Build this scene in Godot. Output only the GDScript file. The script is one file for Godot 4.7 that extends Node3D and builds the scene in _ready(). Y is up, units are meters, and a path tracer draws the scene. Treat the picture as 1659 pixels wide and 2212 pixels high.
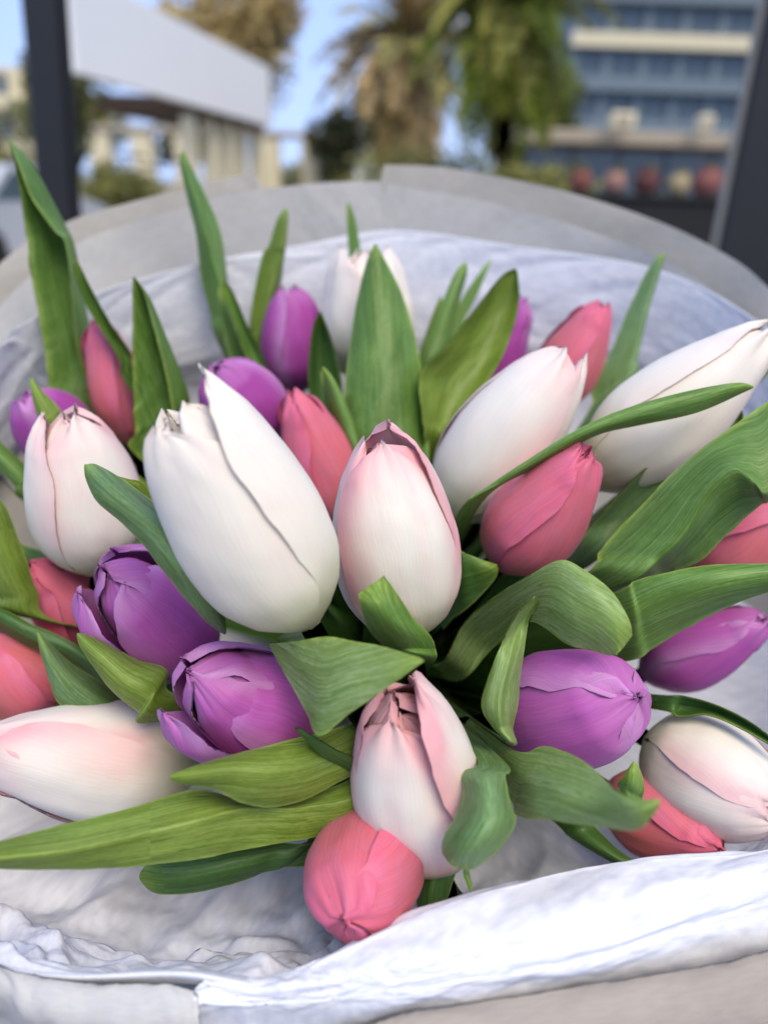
extends Node3D
# A bouquet of tulips on a terrace table, street behind. Units are metres, y is up.

const EYE := Vector3(0, 1.15, 0)
const PITCH := -23.5
const ROLL := 2.0
const FOCAL_PX := 1609.0            # survey units: pixels of a 1659 x 2212 print of the photograph
var right_axis := Vector3.RIGHT
var up_axis := Vector3.UP
var fwd_axis := Vector3.FORWARD
var rng := RandomNumberGenerator.new()
var nz := FastNoiseLite.new()
var taken := {}
var mat := {}
var BIND := Vector3.ZERO            # where the stems are tied

func _ready():
	rng.seed = 20240
	nz.seed = 7
	nz.frequency = 1.0
	var b := Basis.from_euler(Vector3(deg_to_rad(PITCH), 0, deg_to_rad(ROLL)))
	right_axis = b.x
	up_axis = b.y
	fwd_axis = -b.z
	# ---- camera
	var cam := Camera3D.new()
	cam.name = "camera"
	cam.transform = Transform3D(b, EYE)
	cam.near = 0.02
	cam.far = 400.0
	var ca := CameraAttributesPhysical.new()
	ca.frustum_focal_length = 12.0 / (1106.0 / FOCAL_PX)
	ca.frustum_focus_distance = 0.242
	ca.exposure_aperture = 3.5
	ca.frustum_near = 0.02
	ca.frustum_far = 400.0
	cam.attributes = ca
	cam.fov = rad_to_deg(2.0 * atan(1106.0 / FOCAL_PX))
	add_child(cam)
	cam.current = true
	# ---- sky, exposure
	var we := WorldEnvironment.new()
	we.name = "world_environment"
	var env := Environment.new()
	env.background_mode = Environment.BG_SKY
	var sky := Sky.new()
	var pm := ProceduralSkyMaterial.new()
	pm.sky_top_color = Color(0.50, 0.61, 0.80)
	pm.sky_horizon_color = Color(0.63, 0.71, 0.86)
	pm.sky_curve = 0.17
	pm.ground_bottom_color = Color(0.35, 0.33, 0.30)
	pm.ground_horizon_color = Color(0.55, 0.55, 0.55)
	pm.sun_angle_max = 1.0
	pm.sky_cover = sky_clouds()
	pm.sky_cover_modulate = Color(0.9, 0.9, 0.92, 1)
	sky.sky_material = pm
	env.sky = sky
	env.background_energy_multiplier = 1.0
	env.tonemap_mode = Environment.TONE_MAPPER_LINEAR
	env.tonemap_exposure = 1.92
	env.sdfgi_enabled = true
	env.ssao_enabled = true
	env.ssil_enabled = true
	we.environment = env
	add_child(we)
	# ---- sun: high behind the camera and a little to the right, veiled by thin cloud
	var sun := DirectionalLight3D.new()
	sun.name = "sun"
	sun.light_energy = 0.5
	sun.light_color = Color(1.0, 0.955, 0.88)
	sun.light_angular_distance = 34.0
	sun.shadow_enabled = true
	sun.look_at_from_position(Vector3(2.1, 7.5, 4.2), Vector3.ZERO)
	add_child(sun)

	BIND = at(868, 1450, 0.5)
	materials()
	setting()
	street()
	wrapping()
	flowers()
	leaves()

# ------------------------------------------------------------------ helpers
func at(x: float, y: float, d: float) -> Vector3:
	return EYE + right_axis * ((x - 829.5) / FOCAL_PX * d) + up_axis * ((1106.0 - y) / FOCAL_PX * d) + fwd_axis * d

func numbered(called: String) -> String:
	var n: int = taken.get(called, -1) + 1
	taken[called] = n
	return called if n == 0 else "%s_%03d" % [called, n]

func tag(o: Node, label: String, category: String, group := "") -> Node:
	o.set_meta("label", label)
	o.set_meta("category", category)
	if group != "":
		o.set_meta("group", group)
	return o

func thing(called: String, where: Vector3, label: String, category: String, group := "") -> Node3D:
	var o := Node3D.new()
	o.name = numbered(called)
	o.position = where
	add_child(o)
	tag(o, label, category, group)
	return o

func put(called: String, mesh: Mesh, m: Material, parent: Node = self, pos := Vector3.ZERO) -> MeshInstance3D:
	var o := MeshInstance3D.new()
	o.name = numbered(called) if parent == self else called
	o.mesh = mesh
	o.material_override = m
	o.position = pos
	parent.add_child(o, true)
	return o

func structure(called: String, mesh: Mesh, m: Material, pos := Vector3.ZERO) -> MeshInstance3D:
	var o := put(called, mesh, m, self, pos)
	o.set_meta("kind", "structure")
	return o

func boxm(s: Vector3) -> BoxMesh:
	var m := BoxMesh.new()
	m.size = s
	return m

# a box with small chamfers, so that edges catch light
func cbox(s: Vector3, c: float) -> ArrayMesh:
	var st := SurfaceTool.new()
	st.begin(Mesh.PRIMITIVE_TRIANGLES)
	st.set_smooth_group(-1)
	var h := s * 0.5
	var pts := []
	for sx in [-1, 1]:
		for sy in [-1, 1]:
			for sz in [-1, 1]:
				pts.append([Vector3(sx * h.x, sy * (h.y - c), sz * (h.z - c)), Vector3(sx * (h.x - c), sy * h.y, sz * (h.z - c)), Vector3(sx * (h.x - c), sy * (h.y - c), sz * h.z)])
	var all: Array[Vector3] = []
	for p in pts:
		for q in p:
			all.append(q)
	var face := func(ids: Array):
		var ctr := Vector3.ZERO
		for i in ids:
			ctr += all[i]
		ctr /= ids.size()
		for k in range(1, ids.size() - 1):
			var a: Vector3 = all[ids[0]]
			var b2: Vector3 = all[ids[k]]
			var c2: Vector3 = all[ids[k + 1]]
			if (b2 - a).cross(c2 - a).dot(ctr) > 0:
				var t := b2
				b2 = c2
				c2 = t
			st.add_vertex(a)
			st.add_vertex(b2)
			st.add_vertex(c2)
	var ci := func(x, y, z, k): return ((x * 2 + y) * 2 + z) * 3 + k
	for v in 2:
		face.call([ci.call(v, 0, 0, 0), ci.call(v, 1, 0, 0), ci.call(v, 1, 1, 0), ci.call(v, 0, 1, 0)])
		face.call([ci.call(0, v, 0, 1), ci.call(1, v, 0, 1), ci.call(1, v, 1, 1), ci.call(0, v, 1, 1)])
		face.call([ci.call(0, 0, v, 2), ci.call(1, 0, v, 2), ci.call(1, 1, v, 2), ci.call(0, 1, v, 2)])
	for p in 2:
		for q in 2:
			face.call([ci.call(p, q, 0, 0), ci.call(p, q, 1, 0), ci.call(p, q, 1, 1), ci.call(p, q, 0, 1)])
			face.call([ci.call(p, 0, q, 0), ci.call(p, 1, q, 0), ci.call(p, 1, q, 2), ci.call(p, 0, q, 2)])
			face.call([ci.call(0, p, q, 1), ci.call(1, p, q, 1), ci.call(1, p, q, 2), ci.call(0, p, q, 2)])
			for r in 2:
				face.call([ci.call(p, q, r, 0), ci.call(p, q, r, 1), ci.call(p, q, r, 2)])
	st.generate_normals()
	return st.commit()

# points: rows of PackedVector3Array; builds a thin closed sheet of that thickness with rounded rims
func sheet_mesh(rows: Array, uvs: Array, cols: Array, thick: float) -> ArrayMesh:
	var nr := rows.size()
	var nc: int = rows[0].size()
	var nn := nr * nc
	var nor := PackedVector3Array()
	nor.resize(nn)
	for i in nr:
		for j in nc:
			var du: Vector3 = rows[i][min(j + 1, nc - 1)] - rows[i][max(j - 1, 0)]
			var dv: Vector3 = rows[min(i + 1, nr - 1)][j] - rows[max(i - 1, 0)][j]
			var n := du.cross(dv)
			nor[i * nc + j] = n.normalized() if n.length_squared() > 1e-18 else Vector3.ZERO
	for i in nr:
		for j in nc:
			if nor[i * nc + j] == Vector3.ZERO:
				var k := i - 1 if i > nr / 2 else i + 1
				var n2 := nor[clampi(k, 0, nr - 1) * nc + j]
				nor[i * nc + j] = n2 if n2 != Vector3.ZERO else Vector3.UP
	var v := PackedVector3Array()
	var n3 := PackedVector3Array()
	var uv := PackedVector2Array()
	var cl := PackedColorArray()
	v.resize(nn * 2)
	n3.resize(nn * 2)
	uv.resize(nn * 2)
	cl.resize(nn * 2)
	for i in nr:
		for j in nc:
			var k := i * nc + j
			v[k] = rows[i][j] + nor[k] * thick * 0.5
			v[nn + k] = rows[i][j] - nor[k] * thick * 0.5
			n3[k] = nor[k]
			n3[nn + k] = -nor[k]
			uv[k] = uvs[i][j]
			uv[nn + k] = uvs[i][j]
			cl[k] = cols[i][j]
			cl[nn + k] = cols[i][j]
	var ix := PackedInt32Array()
	for i in nr - 1:
		for j in nc - 1:
			var a := i * nc + j
			ix.append_array([a, a + nc, a + 1, a + 1, a + nc, a + nc + 1])
			ix.append_array([nn + a, nn + a + 1, nn + a + nc, nn + a + 1, nn + a + nc + 1, nn + a + nc])
	for i in nr - 1:
		var a := i * nc
		ix.append_array([a, nn + a, a + nc, a + nc, nn + a, nn + a + nc])
		a = i * nc + nc - 1
		ix.append_array([a, a + nc, nn + a, a + nc, nn + a + nc, nn + a])
	for j in nc - 1:
		var a := j
		ix.append_array([a, a + 1, nn + a, a + 1, nn + a + 1, nn + a])
		a = (nr - 1) * nc + j
		ix.append_array([a, nn + a, a + 1, a + 1, nn + a, nn + a + 1])
	var arr := []
	arr.resize(Mesh.ARRAY_MAX)
	arr[Mesh.ARRAY_VERTEX] = v
	arr[Mesh.ARRAY_NORMAL] = n3
	arr[Mesh.ARRAY_TEX_UV] = uv
	arr[Mesh.ARRAY_COLOR] = cl
	arr[Mesh.ARRAY_INDEX] = ix
	var me := ArrayMesh.new()
	me.add_surface_from_arrays(Mesh.PRIMITIVE_TRIANGLES, arr)
	return me

func cat(p: Array, t: float) -> Vector3:
	var n := p.size() - 1
	var f := clampf(t, 0.0, 1.0) * n
	var i := mini(int(f), n - 1)
	var w := f - i
	return (p[i] as Vector3).cubic_interpolate(p[i + 1], p[max(i - 1, 0)], p[min(i + 2, n)], w)

func curve1(p: Array, t: float) -> float:      # p: [[t, value], ...]
	for i in p.size() - 1:
		if t <= p[i + 1][0]:
			var w: float = (t - p[i][0]) / (p[i + 1][0] - p[i][0])
			var a: float = p[max(i - 1, 0)][1]
			var d: float = p[min(i + 2, p.size() - 1)][1]
			return cubic_interpolate(p[i][1], p[i + 1][1], a, d, w)
	return p[-1][1]

func tube(path: Array, r0: float, r1: float, col: Color, sides := 8, segs := 14) -> ArrayMesh:
	var st := SurfaceTool.new()
	st.begin(Mesh.PRIMITIVE_TRIANGLES)
	var side := Vector3(0.3, 0.2, 0.9)
	for i in segs + 1:
		var t := float(i) / segs
		var c := cat(path, t)
		var d := (cat(path, t + 0.01) - cat(path, t - 0.01)).normalized()
		var x := d.cross(side).normalized()
		var y := d.cross(x)
		var r := lerpf(r0, r1, t)
		for k in sides + 1:
			var a := TAU * k / sides
			var n := x * cos(a) + y * sin(a)
			st.set_color(col)
			st.set_normal(n)
			st.set_uv(Vector2(float(k) / sides, t * 4.0))
			st.add_vertex(c + n * r)
	var w := sides + 1
	for i in segs:
		for k in sides:
			var a := i * w + k
			for q in [a, a + 1, a + w, a + 1, a + w + 1, a + w]:
				st.add_index(q)
	return st.commit()

# ------------------------------------------------------------------ textures and materials
func streaks(size: int, across: float, along: float, lo: float, tint: Color, sd: int) -> ImageTexture:
	var f := FastNoiseLite.new()
	f.seed = sd
	f.noise_type = FastNoiseLite.TYPE_SIMPLEX_SMOOTH
	f.frequency = 1.0
	var im := Image.create(size, size, false, Image.FORMAT_RGB8)
	for y in size:
		for x in size:
			var u := float(x) / size
			var v := float(y) / size
			var w := f.get_noise_2d(u * 3.0 + 50.0, v * 3.0) * 0.03
			var s := f.get_noise_2d((u + w) * across, v * along) * 0.5 + f.get_noise_2d((u + w) * across * 2.7 + 9.0, v * along * 1.6) * 0.35
			var patch := f.get_noise_2d(u * 7.0 - 20.0, v * 4.0) * 0.5 + f.get_noise_2d(u * 19.0, v * 9.0 + 70.0) * 0.3
			var k := clampf(0.5 + s * 0.6 + patch * 0.25, 0.0, 1.0)
			var c := Color(lo, lo, lo).lerp(Color.WHITE, k)
			c = c.lerp(c * tint, clampf(0.5 + patch * 1.2, 0.0, 1.0))
			im.set_pixel(x, y, c)
	im.generate_mipmaps()
	return ImageTexture.create_from_image(im)

# leaf: parallel veins, a pale waxy bloom rubbed away in streaks and blotches
func leaf_texture(size: int, sd: int) -> ImageTexture:
	var f := FastNoiseLite.new()
	f.seed = sd
	f.frequency = 1.0
	var im := Image.create(size, size, false, Image.FORMAT_RGB8)
	for y in size:
		for x in size:
			var u := float(x) / size
			var v := float(y) / size
			var w := f.get_noise_2d(u * 2.0 + 5.0, v * 2.0) * 0.004
			var vein := f.get_noise_2d((u + w) * 78.0, v * 1.0) * 0.8 + f.get_noise_2d((u + w) * 220.0, v * 3.0) * 0.5
			var blot := f.get_noise_2d(u * 6.0 + 30.0, v * 2.0) * 0.40 + f.get_noise_2d(u * 34.0, v * 3.5 - 40.0) * 0.40 + f.get_noise_2d(u * 90.0, v * 30.0) * 0.4
			var wax := smoothstep(-0.35, 0.45, blot + vein * 0.35)
			var c := Color(0.80, 0.86, 0.64).lerp(Color(0.97, 1.0, 0.98), wax)
			var scratch := smoothstep(0.42, 0.62, f.get_noise_2d(u * 26.0 + 11.0, v * 3.0 + 4.0) + f.get_noise_2d(u * 60.0, v * 18.0) * 0.3)
			c = c.lerp(c * Color(0.60, 0.70, 0.42), scratch * 0.5)
			c = c * (0.97 + vein * 0.11)
			im.set_pixel(x, y, Color(minf(c.r, 1), minf(c.g, 1), minf(c.b, 1)))
	im.generate_mipmaps()
	return ImageTexture.create_from_image(im)

func ridge_normal(size: int, across: float, along: float, strength: float, sd: int) -> ImageTexture:
	var f := FastNoiseLite.new()
	f.seed = sd
	f.frequency = 1.0
	var im := Image.create(size, size, false, Image.FORMAT_RGBA8)
	for y in size:
		for x in size:
			var u := float(x) / size
			var v := float(y) / size
			var w := f.get_noise_2d(u * 3.0 + 5.0, v * 3.0) * 0.02
			var h := 0.5 + f.get_noise_2d((u + w) * across, v * along) * 0.35 + f.get_noise_2d((u + w) * across * 2.3, v * along * 2.0) * 0.2
			im.set_pixel(x, y, Color(h, h, h))
	im.bump_map_to_normal_map(strength)
	im.generate_mipmaps()
	return ImageTexture.create_from_image(im)

func crumple_normal(size: int) -> ImageTexture:
	var im := Image.create(size, size, false, Image.FORMAT_RGBA8)
	for y in size:
		for x in size:
			var p := Vector2(float(x) / size, float(y) / size)
			var h := crease(p * 5.0, 3.0, 5) * 0.6 + crease(p * 11.0 + Vector2(4, 2), 6.5, 5) * 0.22
			var k := clampf(0.5 + h * 0.22, 0, 1)
			im.set_pixel(x, y, Color(k, k, k))
	im.bump_map_to_normal_map(55.0)
	im.generate_mipmaps()
	return ImageTexture.create_from_image(im)

func grain(size: int, fr: float, lo: Color, hi: Color, sd: int, stretch := 1.0) -> ImageTexture:
	var f := FastNoiseLite.new()
	f.seed = sd
	f.frequency = 1.0
	f.fractal_octaves = 4
	f.fractal_type = FastNoiseLite.FRACTAL_FBM
	var im := Image.create(size, size, false, Image.FORMAT_RGB8)
	for y in size:
		for x in size:
			var h := clampf(0.5 + f.get_noise_2d(float(x) / size * fr * stretch, float(y) / size * fr) * 0.9, 0, 1)
			im.set_pixel(x, y, lo.lerp(hi, h))
	im.generate_mipmaps()
	return ImageTexture.create_from_image(im)

func sky_clouds() -> ImageTexture:
	var f := FastNoiseLite.new()
	f.seed = 31
	f.frequency = 1.0
	f.fractal_type = FastNoiseLite.FRACTAL_FBM
	f.fractal_octaves = 5
	var im := Image.create(768, 384, false, Image.FORMAT_RGBA8)
	for y in 384:
		var el := (0.5 - (y + 0.5) / 384.0) * PI
		for x in 768:
			var az := (x + 0.5) / 768.0 * TAU
			var d := Vector3(cos(el) * sin(az), sin(el) * 1.8, cos(el) * cos(az)) * 2.1
			var c := smoothstep(0.06, 0.42, f.get_noise_3dv(d)) * smoothstep(-0.02, 0.1, el)
			im.set_pixel(x, y, Color(0.72, 0.72, 0.74, c * 0.55))
	return ImageTexture.create_from_image(im)

func std(albedo: Color, rough: float, spec := 0.5) -> StandardMaterial3D:
	var m := StandardMaterial3D.new()
	m.albedo_color = albedo
	m.roughness = rough
	m.metallic_specular = spec
	return m

func vmat(rough: float, spec: float, tex: Texture2D, back: float) -> StandardMaterial3D:
	var m := std(Color.WHITE, rough, spec)
	m.vertex_color_use_as_albedo = true
	m.albedo_texture = tex
	if back > 0.0:
		m.backlight_enabled = true
		m.backlight = Color(back, back, back)
	return m

func materials():
	var pn := ridge_normal(512, 70.0, 1.6, 3.0, 3)
	var ln := ridge_normal(512, 90.0, 1.5, 3.0, 4)
	var fine := streaks(512, 75.0, 1.6, 0.955, Color(1, 0.97, 0.98), 11)
	var bold := streaks(512, 62.0, 1.4, 0.80, Color(0.97, 0.9, 1), 12)
	var warm := streaks(512, 66.0, 1.4, 0.82, Color(1, 0.9, 0.86), 13)
	for a in [["white", fine, 0.50, 0.5], ["purple", bold, 0.48, 0.45], ["pink", warm, 0.48, 0.45]]:
		var m := vmat(a[2], 0.32, a[1], a[3])
		m.normal_enabled = true
		m.normal_texture = pn
		m.normal_scale = 0.2
		m.rim_enabled = true
		m.rim = 0.1
		m.rim_tint = 0.6
		mat[a[0]] = m
	for k in 2:
		var m := vmat(0.47 + 0.06 * k, 0.42, leaf_texture(512, 21 + k), 0.3)
		m.normal_enabled = true
		m.normal_texture = ln
		m.normal_scale = 0.25
		mat["leaf%d" % k] = m
	mat.stem = vmat(0.45, 0.45, fine, 0.0)
	var tp := vmat(0.75, 0.25, grain(512, 60.0, Color(0.93, 0.93, 0.95), Color(1, 1, 1), 51), 0.3)
	tp.normal_enabled = true
	tp.normal_texture = crumple_normal(1024)
	tp.normal_scale = 0.16
	mat.tissue = tp
	mat.kraft = vmat(0.72, 0.3, grain(512, 40.0, Color(0.965, 0.96, 0.955), Color(1, 1, 1), 52), 0.12)
	mat.post = std(Color(0.115, 0.118, 0.13), 0.45)
	mat.wood = std(Color.WHITE, 0.45)
	mat.wood.albedo_texture = grain(512, 5.0, Color(0.13, 0.075, 0.05), Color(0.25, 0.15, 0.10), 53, 9.0)
	mat.paving = std(Color.WHITE, 0.85)
	mat.paving.albedo_texture = grain(512, 18.0, Color(0.50, 0.48, 0.45), Color(0.68, 0.65, 0.62), 54)
	mat.paving.uv1_triplanar = true
	mat.paving.uv1_world_triplanar = true
	mat.asphalt = std(Color.WHITE, 0.9)
	mat.asphalt.albedo_texture = grain(512, 40.0, Color(0.22, 0.22, 0.23), Color(0.32, 0.32, 0.33), 55)
	mat.asphalt.uv1_triplanar = true
	mat.asphalt.uv1_world_triplanar = true
	mat.plant = vmat(0.6, 0.4, null, 0.5)
	mat.bark = std(Color.WHITE, 0.9)
	mat.bark.albedo_texture = grain(256, 14.0, Color(0.45, 0.37, 0.29), Color(0.74, 0.66, 0.56), 56)
	mat.cream = std(Color(0.88, 0.84, 0.72), 0.8)
	mat.paint = std(Color(0.96, 0.96, 0.96), 0.5)
	mat.blue_grey = std(Color(0.46, 0.52, 0.565), 0.8)
	mat.pane = std(Color(0.32, 0.38, 0.42), 0.15, 0.6)
	mat.dark = std(Color(0.09, 0.085, 0.085), 0.6)
	mat.brown = std(Color(0.24, 0.17, 0.12), 0.7)
	mat.concrete = std(Color(0.66, 0.62, 0.56), 0.85)

# ------------------------------------------------------------------ ground, table, terrace
func setting():
	var g := PlaneMesh.new()
	g.size = Vector2(300, 300)
	structure("ground", g, mat.asphalt, Vector3(0, -0.12, -60))
	structure("terrace_floor", boxm(Vector3(7.0, 0.12, 7.4)), mat.paving, Vector3(0, -0.06, 0.2))
	structure("far_pavement", boxm(Vector3(34, 0.13, 14.0)), mat.paving, Vector3(3.0, -0.052, -17.5))
	# table
	var t := thing("cafe_table", Vector3(0.0, 0, -0.42), "dark brown wooden table under the wrapped bouquet", "table")
	for k in 7:
		put("plank", cbox(Vector3(1.30, 0.028, 0.118), 0.003), mat.wood, t, Vector3(0, 0.722, -0.363 + 0.121 * k))
	for sx in [-0.58, 0.58]:
		for sz in [-0.34, 0.34]:
			put("leg", cbox(Vector3(0.05, 0.708, 0.05), 0.004), mat.dark, t, Vector3(sx, 0.354, sz))
	# two metal posts of the terrace frame
	for k in 2:
		var x: float = [-0.752, 0.800][k]
		var z: float = [-1.80, -1.83][k]
		var w: float = [0.070, 0.115][k]
		var o := thing("terrace_post", Vector3(x, 0, z), ["narrow dark grey metal post behind the tall folded leaf", "wide slate grey metal post beside the far pale apartment block"][k], "post", "metal posts of the terrace frame")
		put("shaft", cbox(Vector3(w, 3.0, 0.07), 0.004), mat.post, o, Vector3(0, 1.508, 0))
		if k == 0:
			o.rotation.z = -0.06           # this post leans a little
			o.position.x -= 0.064
		put("base_plate", cbox(Vector3(w + 0.08, 0.008, 0.15), 0.002), mat.post, o, Vector3(0, 0.004, 0))
		var gasket := put("edge_strip", cbox(Vector3(0.006, 2.9, 0.03), 0.002), [mat.dark, mat.concrete][k], o, Vector3([w / 2 + 0.0035, -w / 2 - 0.0035][k], 1.5, 0))
		gasket.set_meta("label", ["black rubber strip along the post", "pale strip along the post edge"][k])

# ------------------------------------------------------------------ the street, far and out of focus
func foliage(centre: Vector3, rad: Vector3, n: int, size: float, c0: Color, c1: Color, clumps := 9, sd := 1, droop := 0.0) -> ArrayMesh:
	var r := RandomNumberGenerator.new()
	r.seed = sd
	var cs := []
	for i in clumps:
		var d := Vector3(r.randf_range(-1, 1), r.randf_range(-1, 1), r.randf_range(-1, 1))
		d = d.normalized() * pow(r.randf(), 0.5) * 0.72
		cs.append([d, r.randf_range(0.28, 0.5), r.randf()])
	var st := SurfaceTool.new()
	st.begin(Mesh.PRIMITIVE_TRIANGLES)
	for i in n:
		var c: Array = cs[r.randi() % clumps]
		var d := Vector3(r.randfn(), r.randfn(), r.randfn()).normalized() * pow(r.randf(), 0.4) * float(c[1])
		var p: Vector3 = centre + (c[0] + d) * rad
		var x := Vector3(r.randfn(), r.randfn() - droop, r.randfn()).normalized()
		var y := x.cross(Vector3(r.randfn(), r.randfn(), r.randfn())).normalized()
		var s := size * r.randf_range(0.6, 1.3)
		var col := c0.lerp(c1, clampf(float(c[2]) * 0.7 + r.randf() * 0.4, 0, 1))
		st.set_color(col)
		st.set_normal(x.cross(y))
		var q := [p - x * s, p + y * s * 0.35, p + x * s, p - y * s * 0.35]
		for k in [0, 1, 2, 0, 2, 3]:
			st.add_vertex(q[k])
	return st.commit()

func tree(called: String, where: Vector3, trunk_h: float, r: float, centre_h: float, rad: Vector3, n: int, size: float, c0: Color, c1: Color, sd: int, label: String, group := ""):
	var o := thing(called, where, label, "tree", group)
	put("trunk", tube([Vector3.ZERO, Vector3(0.06, trunk_h * 0.4, 0), Vector3(-0.05, trunk_h * 0.75, 0.05), Vector3(0, trunk_h, 0)], r, r * 0.55, Color.WHITE, 9, 10), mat.bark, o)
	var rr := RandomNumberGenerator.new()
	rr.seed = sd
	for k in 4:
		var a := TAU * k / 4 + rr.randf()
		put("limb", tube([Vector3(0, trunk_h * 0.8, 0), Vector3(cos(a) * rad.x * 0.3, trunk_h + 0.3, sin(a) * rad.z * 0.3), Vector3(cos(a) * rad.x * 0.55, centre_h + 0.3, sin(a) * rad.z * 0.55)], r * 0.45, r * 0.15, Color.WHITE, 6, 6), mat.bark, o)
	put("crown", foliage(Vector3(0, centre_h, 0), rad, n, size, c0, c1, 16, sd), mat.plant, o)

func frond_mesh(length: float, sag: float, c: Color, sd: int) -> ArrayMesh:
	var r := RandomNumberGenerator.new()
	r.seed = sd
	var st := SurfaceTool.new()
	st.begin(Mesh.PRIMITIVE_TRIANGLES)
	var n := 26
	for i in n:
		var t := float(i) / n
		var p := Vector3(0, sin(t * 1.3) * length * 0.25 - sag * t * t * length, t * length * (1.0 - 0.25 * sag * t))
		var t2 := t + 0.04
		var p2 := Vector3(0, sin(t2 * 1.3) * length * 0.25 - sag * t2 * t2 * length, t2 * length * (1.0 - 0.25 * sag * t2))
		var col := c * r.randf_range(0.75, 1.25)
		st.set_color(col)
		for q in [p + Vector3(-0.02, 0, 0), p2, p + Vector3(0.02, 0, 0)]:
			st.add_vertex(q)
		for s in [-1.0, 1.0]:
			var ll := length * 0.36 * sin(PI * (0.12 + t * 0.85)) * r.randf_range(0.8, 1.15)
			var tip := p + Vector3(s * ll * 0.75, -ll * r.randf_range(0.3, 0.75), ll * 0.5)
			var w := (p2 - p) * 1.1
			st.set_color(c * r.randf_range(0.7, 1.3))
			for q in [p, tip, p + w]:
				st.add_vertex(q)
	st.generate_normals()
	return st.commit()

func palm(where: Vector3, h: float, r: float, n: int, length: float, greens: Array, sd: int, label: String, low: float, skirt: float, tuft: Vector3):
	var o := thing("palm_tree", where, label, "palm tree")
	put("trunk", tube([Vector3.ZERO, Vector3(0.05, h * 0.35, 0), Vector3(-0.03, h * 0.7, 0), Vector3(0, h, 0)], r * 1.15, r * 0.9, Color.WHITE, 10, 12), mat.bark, o)
	put("crown", foliage(Vector3(0, h - tuft.y * 0.75, 0), tuft, 1500, 0.22, greens[0] * 0.9, greens[3], 14, sd + 9, 1.2), mat.plant, o)
	var ms := []
	for k in 8:
		ms.append(frond_mesh(length, [0.35, 0.6, 0.9, 1.15, 1.4, 0.5, 0.8, 1.25][k], greens[k % greens.size()], sd + k))
	var rr := RandomNumberGenerator.new()
	rr.seed = sd
	for k in n:
		var t := float(k) / n                 # young fronds at the top, old ones hanging below
		var f := put("frond", ms[k % 8], mat.plant, o, Vector3(0, h - skirt * t * t + rr.randf_range(-0.1, 0.1), 0))
		f.rotation = Vector3(lerpf(-1.15, low, t) + rr.randf_range(-0.2, 0.2), k * 2.399, rr.randf_range(-0.3, 0.3))
		f.scale = Vector3.ONE * rr.randf_range(0.8, 1.1)

func window_wall(o: Node3D, w: float, h: float, floors: int, bays: int, wall_m: Material, lit_floor: int):
	# facade in the plane z = 0 of the thing, windows recessed between piers and spandrels
	put("wall", boxm(Vector3(w, h, 6.0)), wall_m, o, Vector3(w / 2, h / 2, -3.35))
	var fh := h / floors
	var bw := w / bays
	var band := cbox(Vector3(w + 0.2, fh * 0.34, 0.7), 0.03)
	for f in floors:
		put("balcony_parapet", band, mat.cream if f == lit_floor else wall_m, o, Vector3(w / 2, fh * f + fh * 0.17, 0.1))
	var pier := boxm(Vector3(bw * 0.22, h, 0.32))
	for k in bays + 1:
		put("pier", pier, wall_m, o, Vector3(clampf(bw * k, bw * 0.11, w - bw * 0.11), h / 2, -0.18))
	var wm := boxm(Vector3(bw * 0.62, fh * 0.5, 0.06))
	var fm := boxm(Vector3(0.07, fh * 0.5, 0.09))
	for f in floors:
		for k in bays:
			var p := put("window", wm, mat.pane, o, Vector3(bw * (k + 0.5), fh * f + fh * 0.6, -0.31))
			put("mullion", fm, wall_m, p, Vector3(0, 0, 0.02))

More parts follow.
